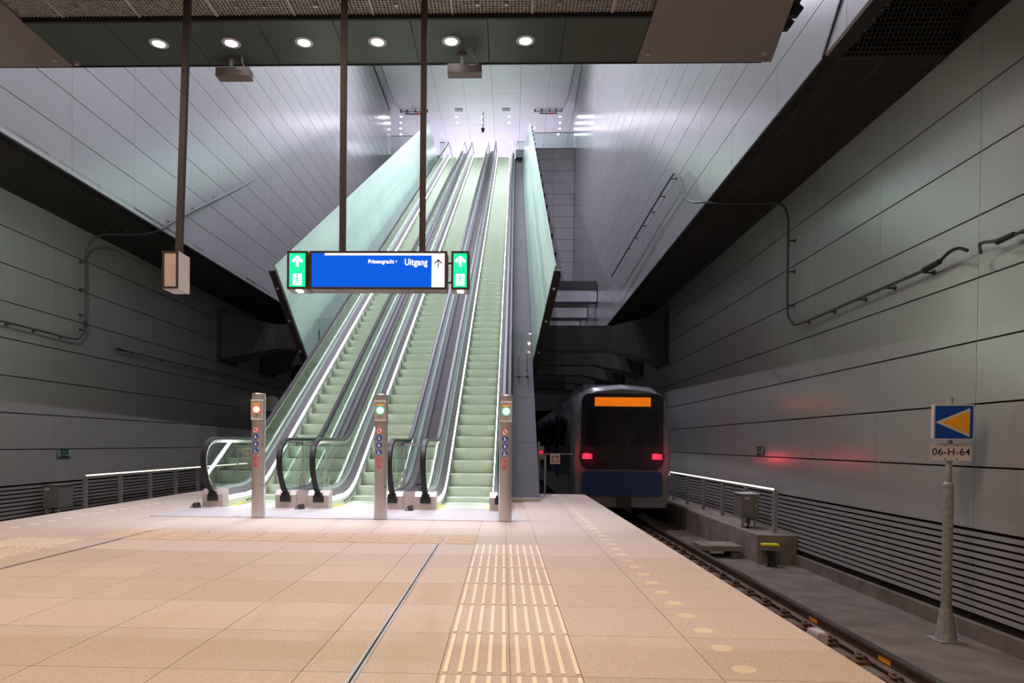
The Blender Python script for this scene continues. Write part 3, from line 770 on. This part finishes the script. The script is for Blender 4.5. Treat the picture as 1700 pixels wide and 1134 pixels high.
bar2(ar, (axx, .222), (axx, .298), .012, -.004, -.001); bar2(ar, (axx, .298), (axx-.038, .26), .012, -.004, -.001); bar2(ar, (axx, .298), (axx+.038, .26), .012, -.004, -.001)
obj('arrow', ar, 'sign_ink', main)
def exit_box(x0, x1, z0, z1, flip):
    c = case('exit_box', x0, x1, z0, z1, sg, .22); bezel(x0, x1, z0, z1, c)
    e, g = z0-2.55, z1-2.55; xm = LX((x0+x1)/2)
    obj('green_face', B().box(LX(x0)+fr, LX(x1)-fr, -.001, .004, e+fr, g-fr), 'sign_green', c)
    a = B(); zt = g-.055
    bar2(a, (xm, zt-.10), (xm, zt-.01), .028, -.004, -.001); bar2(a, (xm+.005, zt), (xm-.05, zt-.055), .026, -.004, -.001); bar2(a, (xm-.005, zt), (xm+.05, zt-.055), .026, -.004, -.001)
    obj('white_arrow', a, 'sign_white', c)
    p = B(); zb = e+.04
    p.prism([(xm-.045, zb), (xm+.045, zb), (xm+.045, zb+.115), (xm-.045, zb+.115)], 'y', -.003, -.001); obj('door_symbol', p, 'sign_white', c)
    m = B(); s = -1 if flip else 1
    m.cyl((xm-s*.004, -.005, zb+.095), (xm-s*.004, -.003, zb+.095), .010, .010, 12)
    bar2(m, (xm-s*.004, zb+.082), (xm, zb+.045), .012, -.005, -.003); bar2(m, (xm, zb+.045), (xm-s*.022, zb+.008), .008, -.005, -.003)
    bar2(m, (xm, zb+.045), (xm+s*.022, zb+.030), .008, -.005, -.003); bar2(m, (xm+s*.022, zb+.030), (xm+s*.026, zb+.008), .007, -.005, -.003)
    bar2(m, (xm-s*.004, zb+.076), (xm+s*.026, zb+.060), .007, -.005, -.003); bar2(m, (xm-s*.004, zb+.076), (xm-s*.026, zb+.064), .007, -.005, -.003)
    obj('running_figure', m, 'sign_green', c)
    obj('under_lamp', B().box(xm-.03, xm+.03, .05, .13, e-.008, e+.001), 'lamp_white', c)
    spot('light', T(xm, .09, e-.03), 4, COOL, 140, .5, sg, .03)
exit_box(-2.215, -2.005+.0, 2.55, 2.935, False)
exit_box(-.545, -.365, 2.55, 2.935, False)
for (x0, x1) in ((-2.005, -1.985), (-.59, -.545)):
    for z in (.075, .27): obj('bracket', B().box(LX(x0)-.01, LX(x1)+.01, .05, .075, z, z+.015), 'steel_dark', sg)
for x in (-1.67, -.85):
    p = obj('hanger_pole', B().box(LX(x)-.029, LX(x)+.029, .06, .118, .38, SOF+.05-2.55), 'brown_metal', sg)
    obj('pole_collar', B().box(LX(x)-.036, LX(x)+.036, .053, .125, .38, .40), 'brown_case', p)
t = thing('hanging_display', 'small switched-off display box hung on a brown pole', 'sign', T(-3.42, YS, 2.55))
c = obj('display_case', B().box(-.083, .083, .004, .26, 0, .385), 'cabinet_top', t)
fb = B().box(-.083, .083, -.006, .006, .363, .385).box(-.083, .083, -.006, .006, 0, .022).box(-.083, -.061, -.006, .006, .022, .363).box(.061, .083, -.006, .006, .022, .363)
obj('bezel', fb, 'brown_metal', c); obj('screen', B().box(-.061, .061, -.001, .004, .022, .363), 'screen_off', c)
obj('under_lamp', B().box(-.04, .04, .06, .10, -.006, .001), 'lamp_rim', c)
obj('hanger_pole', B().hexa([(.0, .1, .38), (.06, .1, .38), (.06, .16, .38), (.0, .16, .38), (.095, .1, 3.5), (.155, .1, 3.5), (.155, .16, 3.5), (.095, .16, 3.5)]), 'brown_metal', t)

# brown boxes under the canopy edge
def beacon(x, y, label):
    t = thing('ceiling_unit', label, 'equipment', T(x, y, SOF), 'brown units under the canopy edge')
    c = obj('housing', B().box(-.22, .22, -.07, .09, -.245, -.135), 'brown_case', t)
    obj('bracket_disc', B().cyl((-.03, -.02, -.02), (-.03, -.02, 0), .055, .055, 20), 'brown_case', t, smooth=True)
    obj('bracket_ball', B().cyl((-.03, -.02, -.135), (-.03, -.02, -.02), .026, .022, 14), 'lamp_rim', t, smooth=True)
    obj('cable', B().tube([(.13, -.06, 0), (.13, -.06, -.05), (.14, -.07, -.09), (.16, -.075, -.13), (.15, -.07, -.15)], .008, 8), 'signal_white', t, smooth=True)
    obj('plug', B().cyl((.13, -.06, -.05), (.13, -.06, 0), .016, .016, 10), 'signal_white', t)
    obj('maker_plate', B().box(.06, .14, -.072, -.070, -.165, -.145), 'signal_white', c)
    return t
bc = beacon(-3.58, 9.05, 'brown equipment box hung under the canopy edge, below the second downlight')
dup(bc, T(-.55, 9.0, SOF), 'brown equipment box hung under the canopy edge, below the fifth downlight')
t = thing('light_track', 'dark bracket rail beyond the right edge of the canopy', 'bracket', T(3.42, 8.9, SOF+.28))
obj('rail', B().box(-.05, .05, -2.2, 0, .0, .1), 'brown_metal', t)
for y in (-.05, -.32): obj('bracket', B().prism([(-.09, -.08), (.08, -.08), (.14, -.0), (.08, .06), (-.09, .06)], 'y', y-.05, y+.03), 'steel_dark', t)

# ================================================================== PLATFORM MARKINGS
bar = B().box(-.0095, .0095, -.3, .3, 0, .005).mesh('tactile_bar', 'tactile')
def guide(xa, xb, y_far, n, label):
    t = thing('tactile_guide', label, 'tactile paving', T((xa+xb)/2, y_far, 0), 'tactile guide fields')
    for i in range(10):
        for k in range(n): put('tactile_bar', bar, t, T(-(xb-xa)/2+(xb-xa)*i/9, -.3225-.645*k, 0))
guide(-.245, .335, 6.85, 8, 'ten pale tactile guide lines leading to the right bollard')
guide(-4.84, -4.20, 6.85, 8, 'ten pale tactile guide lines at the left side of the platform')
t = thing('tactile_row', 'row of ribbed warning plates across the platform before the escalators', 'tactile paving', T(-2.2, 7.2, 0))
pl = B().box(-.145, .145, -.34, .34, 0, .003)
for k in range(9): y = -.31+.0775*k; pl.box(-.145, .145, y-.015, y+.015, .003, .007)
pm = pl.mesh('ribbed_plate', 'ribbed')
for k in range(12): put('ribbed_plate', pm, t, T(-.425-.3275*k+2.2, 0, 0))
for k, (x, y0, y1, lab) in enumerate(((-.63, -6, 7.6, 'metal expansion joint strip running down the platform centre'), (-3.845, -6, 7.6, 'metal expansion joint strip on the left of the platform'))):
    s = struct('trim_%d' % (k+2), B().box(x-.006, x+.006, y0, y1, 0, .0015), 'joint', label=lab)
    for e in (-1, 1): obj('joint_strip', B().box(x+e*.012-.007, x+e*.012+.007, y0, y1, 0, .004), 'steel', s)
st = B().cyl((0, 0, 0), (0, 0, .004), .055, .05, 20).mesh('edge_stud', 'stud')
for x, lab in ((1.09, 'line of round pale studs along the right platform edge'), (-5.50, 'line of round pale studs along the left platform edge')):
    t = thing('edge_stud_line', lab, 'floor studs', T(x, 3, 0), 'edge stud lines')
    for k in range(34): put('edge_stud', st, t, T(0, -.52+.322*k, 0))

# ================================================================== TRACK SIDE
def rail(x, y0, y1, label, fast):
    t = thing('track_rail', label, 'rail', T(x, 0, BED), 'track rails')
    prof = [(-.07, .04), (.07, .04), (.07, .055), (.012, .075), (.012, .155), (.036, .165), (.036, .195), (-.036, .195), (-.036, .165), (-.012, .155), (-.012, .075), (-.07, .055)]
    obj('rail_profile', B().prism(prof, 'y', y0, y1), 'rail_steel', t)
    obj('running_surface', B().box(-.034, .034, y0, y1, .195, .2), 'rail_top', t)
    if fast:
        plate = B().box(-.20, .18, -.11, .11, 0, .035)
        cms = []
        for s in (-1, 1):
            clip = B()
            clip.cyl((s*.115, 0, .035), (s*.115, 0, .10), .028, .024, 10)
            clip.tube([(s*.07, -.07, .06), (s*.10, -.08, .085), (s*.14, -.05, .07), (s*.14, .03, .07), (s*.10, .07, .085), (s*.07, .05, .065)], .014, 6); cms.append(clip.mesh('rail_clip', 'rust'))
        pm_ = plate.mesh('base_plate', 'rust')
        y = 4.1
        while y < 26:
            p = put('base_plate', pm_, t, T(0, y, 0)); [put('rail_clip', q, p) for q in cms]; y += .65
rail(3.86, -7, 75, 'track rail with rusty fasteners right of the platform edge', True)
rail(2.42, -7, 75, 'track rail close under the right platform edge', True)
rail(-8.2, -7, 75, 'track rail close under the left platform edge', False)
rail(-9.0-.64, -7, 75, 'track rail beside the left tunnel wall', False)
for x, y, lab in ((3.56, 7.9, 'grey track sensor box clamped to the inside of the rail'),):
    t = thing('rail_sensor', lab, 'sensor', T(x, y, BED))
    obj('housing', B().box(-.06, .06, -.13, .13, .06, .17), 'grey_plastic', t)
    obj('cover', B().box(-.05, .05, -.11, .11, .17, .185), 'signal_white', t)
    obj('bracket', B().box(-.05, .06, -.04, .04, 0, .06), 'rust', t)
    obj('cable', B().tube([(-.05, -.1, .08), (-.14, -.12, .06), (-.2, -.3, .02), (-.3, -.5, .012)], .012, 6), 'cable_black', t)
for y in (8.65, 7.05):
    tag(obj('rail_label', B().box(-.002, .0, -.11, .11, -.025, .025), 'signal_amber', None, T(3.845, y, BED+.115)), 'small amber label on the rail web, %s' % ('far one' if y > 8 else 'near one'), 'label')
# slab joints, concrete walkway, block, kerb
struct('trim_4', B().box(4.88, XR, 13.4, 50, BED, -.70), 'concrete', label='raised concrete walkway beside the right track')
struct('trim_5', B().box(XL, -9.32+.0, 13.4, 50, BED, -.70), 'concrete', label='raised concrete walkway beside the left track')
struct('trim_6', B().box(5.55, XR+.02, -7, 13.4, BED, -1.06), 'concrete_dark', label='concrete kerb under the louvres')
t = thing('concrete_slab', 'flat concrete slab on feet beside the right rail', 'slab', T(4.4, 14.3, BED))
obj('slab_top', B().box(-.40, .42, -.28, .4, .14, .24), 'concrete', t)
for x in (-.3, .3): obj('slab_foot', B().box(x-.08, x+.08, -.22, .3, 0, .14), 'concrete_dark', t)
def guardrail(x, ys_, z1, label, ext, side):
    t = thing('guardrail', label, 'railing', T(x, ys_[0], -.70), 'lit guardrails')
    me = B().box(-.035, .035, -.05, .05, 0, .82).mesh('post', 'galv')
    for y in ys_: put('post', me, t, T(0, y-ys_[0], 0))
    obj('rail_tube', B().cyl((0, 0, .85), (0, ext, .85), .028, .028, 12), 'galv', t, smooth=True)
    obj('light_strip', B().box(-side*.036 if side > 0 else .016, -.016*side if side > 0 else .036, .0, ext, .842, .87), 'led_warm', t)
guardrail(5.35, [13.8+1.62*k for k in range(18)], .12, 'galvanised guardrail with lit handrail beside the right tunnel wall', 28, 1)
guardrail(-9.8, [15.95+1.5*k for k in range(18)], .12, 'galvanised guardrail with lit handrail beside the left tunnel wall', 10.2, -1)
# equipment cabinets
def cabinet(x, y, label, legs, top):
    t = thing('trackside_cabinet', label, 'cabinet', T(x, y, -.70), 'trackside cabinets')
    c = obj('body', B().box(-.17, .17, -.25, .25, .22, .70), 'cabinet', t)
    obj('door', B().box(-.155, .155, -.262, -.25, .24, .68), 'cabinet', c)
    obj('nameplate', B().box(-.12, -.02, -.266, -.262, .60, .645), 'signal_white', c)
    obj('latch', B().box(.09, .13, -.272, -.262, .45, .50), 'steel', c)
    obj('lid', B().box(-.185, .185, -.27, .265, .70, .72), top, t)
    for s in (-1, 1): obj('leg', B().box(s*.13-.02, s*.13+.02, -.2, -.15, 0, .22), 'galv', t)
    obj('conduit', B().tube([(0, -.18, .22), (0, -.2, .1), (-.06, -.22, .0)], .02, 8), 'cable_black', t)
cabinet(5.12, 14.75, 'dark trackside cabinet with pale lid on the right walkway', True, 'cabinet_top')
cabinet(-9.72, 14.85, 'dark trackside cabinet before the louvres on the left walkway', True, 'cabinet')
t = thing('junction_box', 'yellow-topped junction box with hanging cables in front of the walkway end', 'junction box', T(5.02, 13.15, BED))
obj('box', B().box(-.13, .13, -.07, .07, .30, .39), 'cabinet', t); obj('yellow_lid', B().box(-.145, .145, -.085, .085, .39, .425), 'yellow', t)
for k in range(5): obj('cable', B().tube([(-.09+.045*k, -.04, .30), (-.06+.03*k, -.06, .2), (-.03+.02*k, -.05, .1), (-.08+.045*k, -.09, .0)], .014, 6), 'cable_black', t)
obj('stand', B().box(-.05, .05, -.02, .04, 0, .3), 'rust', t)

# sign post 06-H-64
t = thing('track_sign_post', 'galvanised post with blue triangle sign and plate reading 06-H-64', 'sign', T(5.19, 8.24, BED))
obj('base_plate', B().box(-.15, .15, -.14, .14, 0, .02), 'galv', t)
obj('base_cone', B().cyl((0, 0, .02), (0, 0, .38), .115, .062, 10), 'galv', t)
obj('lower_pole', B().cyl((0, 0, .36), (0, 0, 1.83), .055, .055, 18), 'galv', t, smooth=True)
obj('pole_step', B().cyl((0, 0, 1.83), (0, 0, 1.86), .06, .04, 18), 'galv', t, smooth=True)
obj('upper_pole', B().cyl((0, 0, 1.84), (0, 0, 2.84), .034, .034, 16), 'galv', t, smooth=True)
def rrect(x0, x1, z0, z1, r, n=5):
    out = []
    for (cx, cz, a0) in ((x1-r, z1-r, 0), (x0+r, z1-r, 90), (x0+r, z0+r, 180), (x1-r, z0+r, 270)):
        for i in range(n+1): a = math.radians(a0+90*i/n); out.append((cx+r*math.cos(a), cz+r*math.sin(a)))
    return out
RZ = Matrix.Rotation(math.radians(-14), 4, 'Z')
bp_ = obj('sign_box', B().prism(rrect(-.205, .205, 2.345, 2.755, .025), 'y', -.12, -.045), 'signal_white', t, RZ)
obj('blue_field', B().prism(rrect(-.188, .193, 2.362, 2.738, .008), 'y', -.123, -.12), 'signal_blue', bp_)
obj('white_triangle', B().prism([(-.185, 2.55), (.16, 2.71), (.16, 2.38)], 'y', -.125, -.123), 'signal_white', bp_)
obj('amber_triangle', B().prism([(-.12, 2.55), (.157, 2.678), (.157, 2.412)], 'y', -.127, -.125), 'signal_amber', bp_)
np_ = obj('number_plate', B().prism(rrect(-.205, .205, 2.105, 2.305, .022), 'y', -.06, -.05), 'signal_white', t, RZ)
text('plate_number', '06-H-64', .115, 'pic_black', np_, T(0, -.062, 2.205) @ FACE, 'CENTER', bold=.0012, sx=.95)
for (x, z) in ((-.06, 2.285), (.06, 2.285), (-.06, 2.125), (.06, 2.125)):
    obj('screw', B().cyl((x, -.064, z), (x, -.06, z), .008, .008, 8), 'pic_black', np_)

# green evacuation signs on the walls
def evac(M, label):
    t = thing('evacuation_sign', label, 'sign', M, 'green evacuation signs')
    obj('plate', B().box(-.24, .24, -.012, 0, -.1, .1), 'evac_green', t)
    for s in (-1, 1):
        obj('edge_bar', B().box(s*.205-.025, s*.205+.025, -.015, -.012, -.085, .085), 'evac_mark', t)
        a = B().box(s*.14-.008, s*.14+.008, -.015, -.012, -.05, .07); a.prism([(s*.14-.022, -.04), (s*.14+.022, -.04), (s*.14, -.07)], 'y', -.015, -.012)
        obj('arrow', a, 'evac_mark', t)
    text('upper_line', 'Exit', .06, 'evac_mark', t, T(0, -.014, .04) @ FACE, 'CENTER')
    text('lower_line', 'Doorgang', .055, 'evac_mark', t, T(0, -.014, -.03) @ FACE, 'CENTER', sx=.85)
evac(T(XL+.01, 15.55, .68) @ Matrix.Rotation(math.pi/2, 4, 'Z'), 'small green evacuation sign on the left tunnel wall')
evac(T(XR-.01, 15.35, .905) @ Matrix.Rotation(-math.pi/2, 4, 'Z'), 'small green evacuation sign on the right tunnel wall')

# small T signs, signal and convex mirror further down the tracks
def tsign(M, label, arm):
    t = thing('speed_sign', label, 'sign', M, 'small track signs')
    obj('board', B().box(-.21, .21, -.02, .02, -.21, .21), 'signal_white', t)
    obj('dark_field', B().box(-.16, .16, -.024, -.02, -.15, .15), 'cabinet', t)
    obj('disc', B().cyl((0, -.03, -.01), (0, -.024, -.01), .12, .12, 24), 'pic_red', t); obj('disc_centre', B().cyl((0, -.033, -.01), (0, -.03, -.01), .095, .095, 24), 'signal_white', t)
    obj('letter_t', B().box(-.045, .045, -.036, -.033, .035, .055).box(-.012, .012, -.036, -.033, -.075, .035), 'pic_black', t)
    if arm:
        obj('arm', B().box(-.45, .75, .02, .06, .2, .24), 'galv', t); obj('foot_post', B().box(-.45, -.39, .02, .06, -M.translation.z/.46, .24), 'galv', t)
tsign(T(1.02, 13.7, .71) @ Matrix.Diagonal((.46, .46, .46, 1)), 'small white T sign on an arm at the right end of the platform', True)
tsign(T(-5.12, 13.7, .76) @ Matrix.Diagonal((.46, .46, .46, 1)), 'small white T sign seen through the left escalator glass', True)
t = thing('track_signal', 'slim signal mast with a red light at the right end of the platform', 'signal', T(.70, 13.75, 0))
obj('mast', B().cyl((0, 0, 0), (0, 0, 1.05), .02, .02, 10), 'galv', t); obj('head', B().box(-.02, .1, -.05, .03, .70, .96), 'cabinet', t)
obj('red_lamp', B().cyl((.04, -.065, .84), (.04, -.05, .84), .026, .026, 16), 'red_dot', t)
t = thing('convex_mirror', 'pale round convex mirror beside the left track behind the red-lamp bollard', 'mirror', T(-9.55, 28.3, 2.55))
obj('disc', B().cyl((0, -.03, 0), (0, .03, 0), .33, .3, 28), 'mirror', t, smooth=True); obj('arm', B().box(-.5, 0, .03, .07, -.03, .03), 'steel_dark', t)

# ================================================================== CABLES ON THE WALLS
def smooth_path(pts, n=6):
    P = [Vector(p) for p in pts]; out = []
    for i in range(len(P)-1):
        p0, p1, p2, p3 = P[max(i-1, 0)], P[i], P[i+1], P[min(i+2, len(P)-1)]
        for k in range(n):
            t = k/n
            out.append(.5*((2*p1)+(p2-p0)*t+(2*p0-5*p1+4*p2-p3)*t*t+(3*p1-p0-3*p2+p3)*t**3))
    return out+[P[-1]]
def cable(pts, clips, label, r=.022, m='cable', ends=()):
    t = thing('wall_cable', label, 'cable', None)
    obj('cable', B().tube(smooth_path(pts), r, 8), m, t, smooth=True)
    for (p, q) in clips:
        obj('clip', B().cyl(p, q, .014, .014, 8).cyl(q, Vector(q)+(Vector(p)-Vector(q)).normalized()*.02, .035, .035, 10), 'steel_dark', t)
    for (p, q) in ends: obj('sleeve', B().cyl(p, q, r*1.9, r*1.6, 10), 'cable_black', t, smooth=True)
xw = XR-.13
clips = [((xw, 13.7, z), (XR, 13.7, z)) for z in (5.0, 4.4, 3.75)]+[((xw, y, 3.30), (XR, y, 3.30)) for y in (13.0, 12.0, 11.0, 10.2, 9.3)]
clips += [((x, 14.1, SOF-.12), (x, 14.1, SOF)) for x in (4.7, 5.15)]+[((HR-.13, y, 7.38), (HR, y, 7.38)) for y in (16.8, 18, 19.2, 20.4, 21.6, 22.8)]
cable([(HR-.12, 26, 7.25), (HR-.12, 20, 7.38), (HR-.12, 17.0, 7.42), (HR-.12, 16.4, 7.35), (HR-.12, 15.9, 6.95), (HR-.12, 15.2, 6.3), (HR-.02, 14.3, 5.95), (4.5, 14.12, 5.87),
       (5.1, 14.12, 5.87), (5.40, 13.95, 5.80), (xw, 13.76, 5.5), (xw, 13.72, 4.8), (xw, 13.70, 3.7), (xw, 13.5, 3.40), (xw, 13.1, 3.29), (xw, 11, 3.31), (xw, 9.3, 3.33)],
      clips, 'grey cable looping from the hall wall over the soffit and down the right wall', ends=[((xw, 9.3, 3.33), (xw-.02, 8.95, 3.35))])
cable([(xw-.02, 8.95, 3.35), (xw-.06, 8.7, 3.40), (xw-.10, 8.45, 3.38), (xw-.10, 8.3, 3.31)], [], 'black cable tail on the right wall beyond the cable sleeve', .02, 'cable_black')
cable([(xw-.05, 8.14, 3.24), (xw-.14, 8.02, 3.24), (xw-.10, 8.06, 3.33), (xw, 7.85, 3.31), (xw, 7.4, 3.32), (xw, 6.2, 3.33)], [((xw, 7.6, 3.31), (XR, 7.6, 3.31))],
      'black-ended cable on the right wall at the edge of the picture', .018, 'cable', ends=[((xw, 7.95, 3.31), (xw, 7.7, 3.32))])
xw = XL+.13
clips = [((xw, 16.15, z), (XL, 16.15, z)) for z in (5.2, 4.55, 3.95, 3.6)]+[((xw, y, 3.31), (XL, y, 3.31)) for y in (15.4, 14.5, 13.7)]
clips += [((x, 16.25, SOF-.12), (x, 16.25, SOF)) for x in (-9.0, -9.5)]+[((HL+.13, 16.6+1.3*k, 6.3+.75*k), (HL, 16.6+1.3*k, 6.3+.75*k)) for k in range(8)]
cable([(HL+.12, 34, 10.2), (HL+.12, 29, 11.2), (HL+.12, 26.9, 12.0), (HL+.12, 26.4, 11.85), (HL+.12, 21.7, 9.1), (HL+.12, 17.3, 6.65), (HL+.05, 16.3, 6.0), (-8.6, 16.2, 5.87), (-9.2, 16.25, 5.87), (-9.65, 16.25, 5.85), (xw, 16.2, 5.5),
       (xw, 16.16, 4.8), (xw, 16.15, 3.7), (xw, 16.0, 3.42), (xw, 15.6, 3.31), (xw, 14, 3.32), (xw, 8, 3.32)], clips, 'grey cable looping from the hall wall over the soffit and down the left wall', ends=[((xw, 16.15, 3.8), (xw, 16.15, 3.65))])
cable([(xw, 17.6, 3.33), (xw, 19.6, 3.34), (xw, 24, 3.36), (xw, 36, 3.34)], [((xw, y, 3.34), (XL, y, 3.34)) for y in (18.4, 20, 21.6)], 'thin grey cable running along the dark left wall', .018, 'cable', ends=[((xw, 17.5, 3.33), (xw, 17.95, 3.33))])

# fittings on the hall ceiling
for k, (x, y) in enumerate(((-3.25, 47.0), (-.06, 47.0))):
    t = thing('ceiling_vent', 'small louvred vent in the white hall ceiling, %s' % ('left one' if k == 0 else 'right one'), 'vent', T(x, y, HALL_TOP), 'hall ceiling vents')
    obj('frame', B().box(-.26, .26, -.22, .22, -.02, 0), 'cabinet', t)
    for q in range(3): obj('slat', B().box(-.22, .22, -.16+.12*q, -.10+.12*q, -.04, -.02), 'signal_white', t)
for k, (x0, x1) in enumerate(((-7.2, -5.35), (1.85, 3.7))):
    t = thing('cable_bracket', 'cable bracket hardware under the hall ceiling, %s' % ('left one' if k == 0 else 'right one'), 'bracket', T((x0+x1)/2, 47.0, HALL_TOP), 'hall ceiling brackets')
    obj('bar', B().box(-.95, .95, -.04, .04, -.16, -.1), 'galv', t)
    for s in (-.9, -.45, .1, .5, .9): obj('hanger', B().cyl((s, 0, -.18), (s, 0, 0), .05, .05, 10), 'steel_dark', t)
    obj('shackle', B().tube([(-.6, -.1, -.3), (-.1, -.15, -.36), (.3, -.1, -.3), (.6, -.1, -.33)], .04, 8), 'cable_black', t); obj('red_tag', B().box(.1, .35, -.16, -.06, -.37, -.30), 'pic_red', t)
    obj('chain', B().tube([(-.95 if k == 0 else .95, 0, -.12), (-1.1 if k == 0 else 1.1, -1, -.1), (-1.15 if k == 0 else 1.15, -4, -.08), (-1.2 if k == 0 else 1.2, -9, -.05)], .05, 8), 'lamp_rim', t)
t = thing('ceiling_camera', 'dark dome camera on a drop pole under the hall ceiling', 'camera', T(-1.62, 47.4, HALL_TOP))
obj('drop_pole', B().box(-.03, .03, -.03, .03, -1.1, 0), 'cabinet', t); obj('dome', B().cyl((0, 0, -1.35), (0, 0, -1.1), .06, .14, 16), 'black_plastic', t, smooth=True)

# ================================================================== TRAIN (at rest on the right track)
TX, TY = 3.14, 18.5
t = thing('metro_train', 'dark metro train with red tail lamps and amber display on the right track', 'train', T(TX, TY, 0))
sec = [(-1.28, -.72), (-1.36, -.35), (-1.38, .5), (-1.36, 1.3), (-1.28, 1.95), (-1.12, 2.38), (-.8, 2.58), (0, 2.66)]
sec = sec+[(-x, z) for x, z in reversed(sec[:-1])]
def ring(y, sx, sz, z0=.2): return [(x*sx, y, z0+(z-z0)*sz) for x, z in sec]
b = B(); rings = [ring(0, .90, .93), ring(.10, .95, .965), ring(.35, .985, .99), ring(.9, 1, 1), ring(42, 1, 1)]; n = len(sec)
vs = [p for R in rings for p in R]; fs = []
for i in range(len(rings)-1):
    for k in range(n): fs.append((i*n+k, i*n+(k+1) % n, (i+1)*n+(k+1) % n, (i+1)*n+k))
fs += [tuple(range(n)), tuple(range(len(vs)-n, len(vs)))]
b.add(vs, fs); body = obj('car_body', b, 'train_body', t, smooth=True)
obj('end_mask', B().prism(rrect(-1.08, 1.08, .35, 2.36, .22), 'y', -.03, .01), 'train_dark', t)
obj('windscreen', B().prism(rrect(-.95, .95, .95, 1.95, .12), 'y', -.045, -.03), 'train_glass', t)
obj('display_housing', B().prism(rrect(-.80, .80, 2.0, 2.28, .04), 'y', -.05, -.03), 'train_dark', t)
dd = B()
for i in range(46):
    for j in range(8):
        x = -.72+1.44*i/45; z = 2.035+.21*j/7; dd.box(x-.011, x+.011, -.054, -.05, z-.011, z+.011)
o = obj('display_dots', dd, 'display_orange', t); o['kind'] = 'stuff'
for s in (-1, 1):
    lc = obj('lamp_cluster', B().prism(rrect(s*.92-.17, s*.92+.17, .60, .80, .04), 'y', -.055, -.02), 'train_dark', t)
    for q in range(3): obj('tail_lamp', B().box(s*.92-.13, s*.92+.13, -.062, -.055, .63+.05*q, .655+.05*q), 'tail_red', lc)
    l = bpy.data.lights.new('tail_glow', 'POINT'); l.energy = 5; l.color = (1, .05, .08); l.shadow_soft_size = .1
    lo = bpy.data.objects.new('tail_glow', l); COL.objects.link(lo); lo.parent = t; lo.location = (s*.92, -.2, .7)
obj('bumper', B().prism(rrect(-1.05, 1.05, -.35, .30, .1), 'y', -.08, .02), 'train_blue', t)
obj('coupler', B().box(-.12, .12, -.45, -.05, -.55, -.35).box(-.18, .18, -.5, -.42, -.6, -.3), 'steel_dark', t)
obj('wiper', B().tube([(.1, -.06, 1.0), (.35, -.065, 1.35), (.5, -.06, 1.8)], .012, 6), 'black_plastic', t)
obj('roof_unit', B().box(-.7, .7, 3, 7, 2.6, 2.85), 'train_body', t)
for s in (-1, 1):
    for k in range(5):
        y0 = 1.6+4.1*k
        w = obj('side_window', B().box(s*1.375-.012, s*1.375+.012, y0, y0+1.7, .95, 1.75), 'train_window', t)
        d = obj('door', B().box(s*1.378-.012, s*1.378+.012, y0+2.1, y0+3.5, -.05, 1.95), 'train_blue', t)
        obj('door_window', B().box(s*1.385-.012, s*1.385+.012, y0+2.25, y0+2.72, .85, 1.75), 'train_window', d)
        obj('door_window', B().box(s*1.385-.012, s*1.385+.012, y0+2.88, y0+3.35, .85, 1.75), 'train_window', d)
    for k in range(3): obj('wheel', B().cyl((s*.68, 1.8+2.2*k, -.64), (s*.78, 1.8+2.2*k, -.64), .40, .40, 24), 'rust', t)
